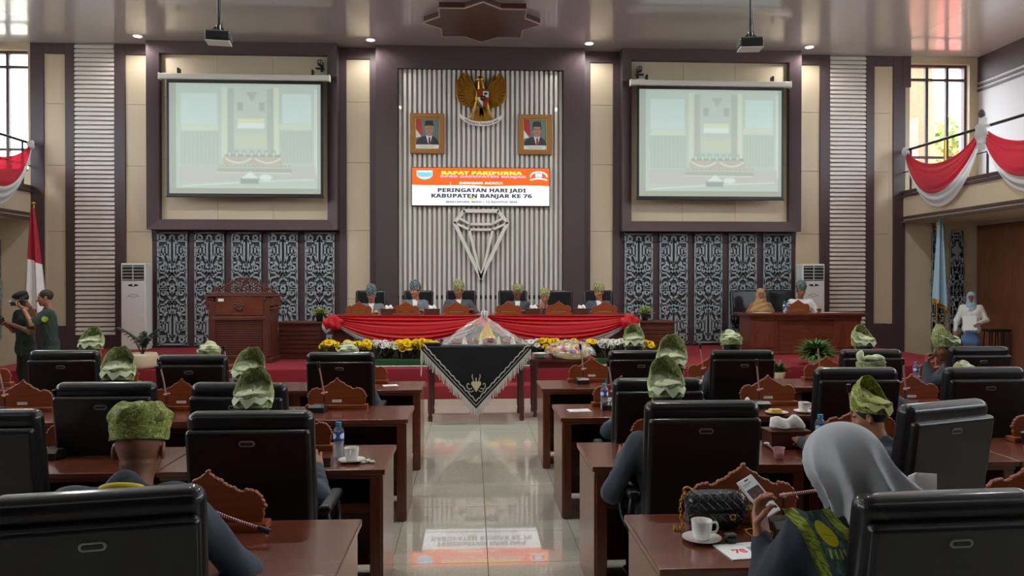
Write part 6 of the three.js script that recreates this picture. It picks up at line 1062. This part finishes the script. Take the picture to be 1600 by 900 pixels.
{
  const y = TH + 0.011, t = thing('food_tray', 'silver tray of rice cone and red dishes on the black cloth', 'tray', [0.16, y, -9.9]);
  obj('tray', [rbx(1.02, 0.02, 0.5, 0.008, 0, 0.01, 0), rbx(1.06, 0.012, 0.54, 0.005, 0, 0.022, 0)], std(0xcfd2d0, 0.25, { metalness: 0.7 }), t);
  const f = (x, yy, z) => Math.hypot(x, z) - 0.13 * (1 - yy / 0.28) + 0.004 * Math.sin(x * 150 + yy * 90) * Math.sin(z * 140) + Math.max(0, -yy); const g = nets(f, [-0.17, 0, -0.17, 0.17, 0.3, 0.17], 0.01); g.translate(0.04, 0.028, 0); obj('rice_cone', g, std(0xe0bb3c, 0.8), t);
  const reddish = std(0x6a2a1e, 0.5), pale = std(0xd8d2b0, 0.7);
  for (const [x, z, r] of [[-0.36, 0.12, 0.09], [-0.15, 0.14, 0.085], [0.07, 0.17, 0.1], [0.28, 0.12, 0.08], [0.42, 0.05, 0.07]]) { const q = (a, b, c) => ell(a, b, c, 0, 0.01, 0, r, r * 0.62, r * 0.8) + 0.01 * Math.sin(a * 70 + b * 50) * Math.sin(c * 60); const h = nets(q, [-r * 1.3, -0.0, -r, r * 1.3, r, r], 0.01); h.translate(x, 0.028, z); obj('red_dish', h, reddish, t); }
  for (const x of [-0.25, -0.04, 0.18, 0.36]) obj('paper_cone', lathe([[0.035, 0], [0.02, 0.05], [0.012, 0.09]], 14, x, 0.028, 0.19), pale, t);
}
{ // clear wrapping gathered at a point
  const t = thing('plastic_wrap', 'crinkled clear wrapping gathered to a point over the food tray', 'wrapping', [0.16, TH + 0.011, -9.9]);
  const pos = [], idx = [], NU = 96, NV = 22; const crn = (a) => { const c = Math.cos(a), s = Math.sin(a), k = 1 / Math.max(Math.abs(c) / 0.53, Math.abs(s) / 0.28); return [c * k, s * k]; };
  for (let j = 0; j <= NV; j++) for (let i = 0; i <= NU; i++) {
    const a = i / NU * Math.PI * 2, v = j / NV, [x, z] = crn(a), k = v < 0.12 ? 1 : lerp(1, 0.012, Math.pow((v - 0.12) / 0.88, 0.8)), h = v < 0.12 ? v * 0.3 : 0.036 + 0.33 * Math.pow((v - 0.12) / 0.88, 1.5) + 0.07 * Math.sin(Math.PI * (v - 0.12) / 0.88) * (x < 0 ? 1.15 : 0.75);
    const wv = 0.02 * Math.sin(a * 13 + v * 5) * Math.sin(Math.PI * v) + 0.014 * Math.sin(a * 29 + v * 11) * Math.sin(Math.PI * v) + 0.012 * Math.sin(a * 7 - v * 23); pos.push(x * k * (1 + wv * 2) , h + wv * 0.5 + 0.004, z * k * (1 + wv * 2.5));
  }
  for (let j = 0; j < NV; j++) for (let i = 0; i < NU; i++) { const a = j * (NU + 1) + i; idx.push(a, a + NU + 2, a + 1, a, a + NU + 1, a + NU + 2); }
  const g = new THREE.BufferGeometry(); g.setAttribute('position', new THREE.Float32BufferAttribute(pos, 3)); g.setIndex(idx); g.computeVertexNormals(); const ng = g.toNonIndexed(); obj('film', ng, M.film, t);
  const tf = nets((x, y, z) => ell(x, y, z, 0, 0.03, 0, 0.04, 0.045, 0.03) + 0.012 * Math.sin(Math.atan2(z, x) * 7), [-0.08, -0.02, -0.08, 0.08, 0.09, 0.08], 0.008); tf.translate(0.005, 0.365, 0); obj('gathered_top', tf, std(0xd9d9d4, 0.3), t);
}
{ const t = thing('small_case', 'flat black case at the left corner of the black cloth', 'case', [-0.5, TH + 0.011, -9.78]); obj('base', rbx(0.2, 0.025, 0.16, 0.008, 0, 0.013, 0), M.plastic, t); obj('lid', rbx(0.2, 0.012, 0.16, 0.005, 0, 0.032, 0), M.plastic, t); }
table('dark red side table behind the right end of the black cloth', 1.19, -10.1, 0.86, 0.55, 0.75, redwood);
{ const t = thing('plate_stack', 'stack of white plates on the dark red side table', 'plates', [0.9, 0.751, -9.98]); for (let i = 0; i < 5; i++) { const g = lathe([[0, 0.002], [0.07, 0.002], [0.115, 0.016], [0.116, 0.019], [0.07, 0.007], [0, 0.007]], 36); g.translate(0, i * 0.012, 0); obj('plate', g, M.china, t); } }
{
  const t = thing('fruit_basket', 'wrapped round basket of pastel flowers and fruit on the side table', 'basket', [1.29, 0.751, -10.05]);
  obj('basket', lathe([[0, 0.002], [0.22, 0.002], [0.3, 0.08], [0.31, 0.08], [0.23, 0.0]], 40), std(0xcdbb92, 0.8), t); const cols = [0xe6a0b4, 0xd96a3a, 0xd9d07a, 0xcfe0b0, 0xa874b4, 0xe8e4dc, 0xd8a53a].map((c) => std(c, 0.5));
  for (let i = 0; i < 46; i++) { const a = rnd() * 6.28, r = Math.sqrt(rnd()) * 0.26; obj('fruit', sph(0.026 + rnd() * 0.02, Math.cos(a) * r, 0.1 + (0.26 - r) * 0.25, Math.sin(a) * r, 1, 0.85, 1, 10, 8), cols[i % 7], t); }
  const f = (x, y, z) => Math.max(Math.abs(ell(x, y, z, 0, 0.03, 0, 0.34, 0.2, 0.32) + 0.012 * Math.sin(x * 40 + y * 20) * Math.sin(z * 36)) - 0.004, 0.03 - y); obj('clear_film', nets(f, [-0.4, 0, -0.4, 0.4, 0.28, 0.4], 0.014), M.film, t);
}

// ---------------------------------------------------------------- flowers and plants
{
  const t = thing('flower_bed', 'long bed of yellow and white chrysanthemums on the stage edge', 'flower arrangement', [0.27, SY, -12.2]), W = 5.3;
  obj('green_skirt', rbx(W, 0.12, 0.34, 0.02, 0, 0.06, 0), std(0x1f4a26, 0.95), t); const fr = []; for (let i = 0; i < 220; i++) fr.push(sph(0.014, -W / 2 + i * W / 219, 0.012, 0.18 + 0.01 * rnd(), 1, 0.8, 1, 6, 5)); obj('white_trim', fr, M.petal, t).userData.kind = 'stuff';
  const leafG = (l, w) => { const g = new THREE.PlaneGeometry(w, l, 2, 3); const p = g.attributes.position; for (let i = 0; i < p.count; i++) { const v = p.getY(i) / l + 0.5; p.setX(i, p.getX(i) * Math.sin(Math.PI * clamp(v * 0.86 + 0.1, 0, 1))); p.setZ(i, -0.25 * l * v * v + Math.abs(p.getX(i)) * 0.3); } g.translate(0, l / 2, 0); g.computeVertexNormals(); return g.toNonIndexed(); };
  const L1 = [], L2 = []; for (let i = 0; i < 1500; i++) { const g = leafG(0.1 + rnd() * 0.06, 0.035); turnG(g, rr(-1.1, 0.9), rr(0, 6.28), 0, rr(-W / 2, W / 2), 0.1 + rnd() * 0.16, rr(-0.16, 0.17)); L1.push(g); }
  for (let i = 0; i < 520; i++) { const g = leafG(0.12 + rnd() * 0.08, 0.05); turnG(g, rr(-0.6, 0.6), rr(0, 6.28), 0, rr(-W / 2 + 0.5, W / 2 - 0.3), 0.16 + rnd() * 0.1, rr(-0.26, -0.12)); L2.push(g); }
  obj('green_foliage', L1, M.leafdark, t).userData.kind = 'stuff'; obj('dark_foliage', L2, M.croton, t).userData.kind = 'stuff';
  const headG_ = (n, R) => { const G = [sph(R * 0.42, 0, 0, 0, 1, 0.7, 1, 8, 6)]; for (let ring = 0; ring < 3; ring++) for (let i = 0; i < n; i++) { const g = new THREE.PlaneGeometry(R * 0.34, R * (1 - ring * 0.22), 1, 2); g.translate(0, R * 0.5, 0); const p = g.attributes.position; for (let k = 0; k < p.count; k++) p.setZ(k, 0.18 * p.getY(k) * (1 + ring)); g.rotateX(-Math.PI / 2 + 0.25 + ring * 0.4); g.rotateY((i + ring * 0.5) / n * 6.283); G.push(g.toNonIndexed()); } G.forEach((g) => g.computeVertexNormals()); return merge(G); };
  const yH = headG_(14, 0.072), wH = headG_(10, 0.06);
  for (let i = 0; i < 230; i++) { const x = -W / 2 + 0.06 + (i / 229) * (W - 0.12), c = Math.sin(x * 5.2 + 1) + 0.5 * Math.sin(x * 2.1) > -0.35, m = obj(c ? 'yellow_flower' : 'white_flower', c ? yH : wH, c ? M.yellow : M.petal, t); m.position.set(x + rr(-0.03, 0.03), 0.31 + rr(-0.05, 0.06), rr(-0.1, 0.15)); m.rotation.set(rr(0.2, 0.8), rr(0, 6), rr(-0.3, 0.3)); }
}
function leafy(label, x, y, z, pot, mat, n, len, wid, spread, name = 'potted_plant') {
  const t = thing(name, label, 'plant', [x, y, z]); obj('pot', lathe(pot, 28), std(name === 'potted_plant' ? 0xcdbfa2 : 0x2a2422, 0.5), t); const top = pot[pot.length - 1][1], G = [];
  for (let i = 0; i < n; i++) { const a = rnd() * 6.28, el = rr(0.25, 1.35), L = len * rr(0.6, 1.1); const g = new THREE.PlaneGeometry(wid, L, 2, 8), p = g.attributes.position; for (let k = 0; k < p.count; k++) { const v = p.getY(k) / L + 0.5; p.setX(k, p.getX(k) * Math.sin(Math.PI * clamp(v * 0.9 + 0.08, 0, 1))); p.setZ(k, spread * L * v * v + Math.abs(p.getX(k)) * 0.35); p.setY(k, v * L * (1 - 0.25 * v)); } g.computeVertexNormals(); g.rotateX(1.57 - el - 0.4); g.rotateY(a); g.translate(0, top - 0.03, 0); G.push(g.toNonIndexed()); }
  const f = obj('foliage', G, mat, t); f.userData.kind = 'stuff'; return t;
}
const smallPot = [[0, 0], [0.05, 0], [0.065, 0.1], [0.06, 0.1]];
leafy('yellow-green leafy plant in a dark pot on the left low cabinet', -2.66, SY + 0.635, -13.6, smallPot, M.palegreen, 70, 0.26, 0.045, 0.3, 'cabinet_plant'); leafy('yellow-green leafy plant in a dark pot on the right low cabinet', 3.1, SY + 0.635, -13.6, smallPot, M.palegreen, 70, 0.26, 0.04, 0.3, 'cabinet_plant');
leafy('dark green fern in a pot in front of the stage desk', 5.5, SY, -12.0, [[0, 0], [0.1, 0], [0.13, 0.13], [0.12, 0.13]], std(0x4f7d3a, 0.6, { side: THREE.DoubleSide }), 460, 0.36, 0.055, 0.7); leafy('small bright green plant in a pot left of the fern', 4.72, 0.2, -11.62, [[0, 0], [0.08, 0], [0.12, 0.16], [0.11, 0.16]], M.leaf, 90, 0.26, 0.04, 0.5);
{
  const t = thing('potted_palm', 'dark leaved plant in a wide cream pot at the left front of the stage', 'plant', [-5.02, SY, -12.0]); obj('pot', lathe([[0, 0], [0.17, 0], [0.21, 0.06], [0.22, 0.2], [0.2, 0.24], [0.18, 0.235], [0, 0.2]], 32), std(0xcdbfa2, 0.5), t);
  [[-0.32, 0.5, 0.05], [0.02, 0.42, 0], [0.3, 0.48, 0.05], [-0.12, 0.32, -0.1], [0.16, 0.34, 0.1]].forEach(([dx, h, dz]) => {   // stems with paired oval leaves
    const G = [tube([[0, 0.2, 0], [dx * 0.45, 0.2 + h * 0.6, dz], [dx, 0.2 + h * 0.85, dz * 2]], 0.008, 12, 6)]; for (let i = 2; i < 9; i++) for (const s of [-1, 1]) { const u = i / 8, g = sph(0.05, 0, 0, 0, 0.55, 0.12, 1.15, 8, 6); g.rotateX(0.4); g.rotateY(s * 0.9); g.translate(dx * Math.pow(u, 1.2) + s * 0.03, 0.2 + h * 0.85 * Math.sqrt(u) * 1.0, dz * 2 * u + s * 0.02); G.push(g); } obj('leafy_stem', G, M.leafdark, t);
  });
}
{ // tall dark stools by the right wall
  for (const [x, lab] of [[10.28, 'left dark stool by the brown wall behind the standing woman'], [10.52, 'right dark stool by the brown wall behind the standing woman']]) { const t = thing('bar_stool', lab, 'stool', [x, 0, -14.7]); obj('seat', rbx(0.22, 0.05, 0.24, 0.02, 0, 0.78, 0), M.plastic, t); for (const a of [-1, 1]) for (const b of [-1, 1]) obj('leg', rod([a * 0.08, 0.76, b * 0.08], [a * 0.1, 0, b * 0.11], 0.012), M.darkmetal, t); for (const b of [-0.1, 0.1]) obj('footrest', rod([-0.09, 0.3, b], [0.09, 0.3, b], 0.009), M.darkmetal, t); }
}

// ---------------------------------------------------------------- outside the windows
struct('ground_outside', bb(-60, 60, -1.2, -0.4, -90, 40), std(0x9a9488, 0.95));
{
  const t = thing('red_roof', 'red tiled roof of a low building outside the right window', 'roof', [16, 0, -27]); obj('walls', rbx(18, 2.0, 14, 0.05, 0, 0.6, 0), M.cream, t); const g = []; for (let i = 0; i < 46; i++) g.push(turnG(rbx(0.39, 0.08, 17, 0.03, 0, 0, 0, 'z', 1), -0.06, 0, 0, -9 + i * 0.4, 1.9, 0)); obj('roof_tiles', g, std(0xb8483c, 0.8), t).userData.kind = 'stuff';
}
function tree(label, x, z, h, r, n, mat, y0 = -0.4) {
  const t = thing('tree', label, 'tree', [x, y0, z]); obj('trunk', tube([[0, 0, 0], [0.1, h * 0.4, 0], [-0.1, h * 0.8, 0.1], [0, h, 0]], 0.32, 16, 10), std(0x9c7a5c, 0.9, { bumpMap: fineBump, bumpScale: 0.02 }), t);
  const G = []; for (let i = 0; i < n; i++) { const a = rnd() * 6.28, c = rr(-1, 1), q = Math.cbrt(rnd()) * r, s = Math.sqrt(1 - c * c), g = new THREE.PlaneGeometry(0.16, 0.26, 1, 2); g.rotateX(rr(-1.2, 1.2)); g.rotateY(a * 3); g.translate(Math.cos(a) * s * q, h * 0.86 + c * q * 0.5, Math.sin(a) * s * q); G.push(g.toNonIndexed()); } obj('foliage', G, mat, t).userData.kind = 'stuff';
}
const outLeaf = std(0x9db06a, 0.7, { side: THREE.DoubleSide });
tree('broad green tree seen through the right window', 14.2, -23.5, 7.2, 2.0, 1000, outLeaf); tree('tall trunk with few leaves at the left of the right window', 12.3, -20.5, 10.2, 1.3, 300, outLeaf); tree('green tree deep behind the right window', 16.6, -31, 8.6, 2.6, 900, outLeaf);
{ const t = thing('palm_frond', 'hanging palm fronds at the top right of the right window', 'palm', [14.1, 8.2, -19.2]); const G = []; for (let k = 0; k < 4; k++) for (let i = 0; i < 26; i++) { const u = i / 25, g = new THREE.PlaneGeometry(0.05, 0.7, 1, 2); g.translate(0, -0.35, 0); g.rotateZ(rr(-0.35, 0.35)); g.translate(-0.9 + 1.8 * u, 0.15 - 1.1 * (u - 0.5) ** 2 - k * 0.12, -k * 0.3); G.push(g.toNonIndexed()); } obj('leaflets', G, outLeaf, t).userData.kind = 'stuff'; }

renderer.render(scene, camera);
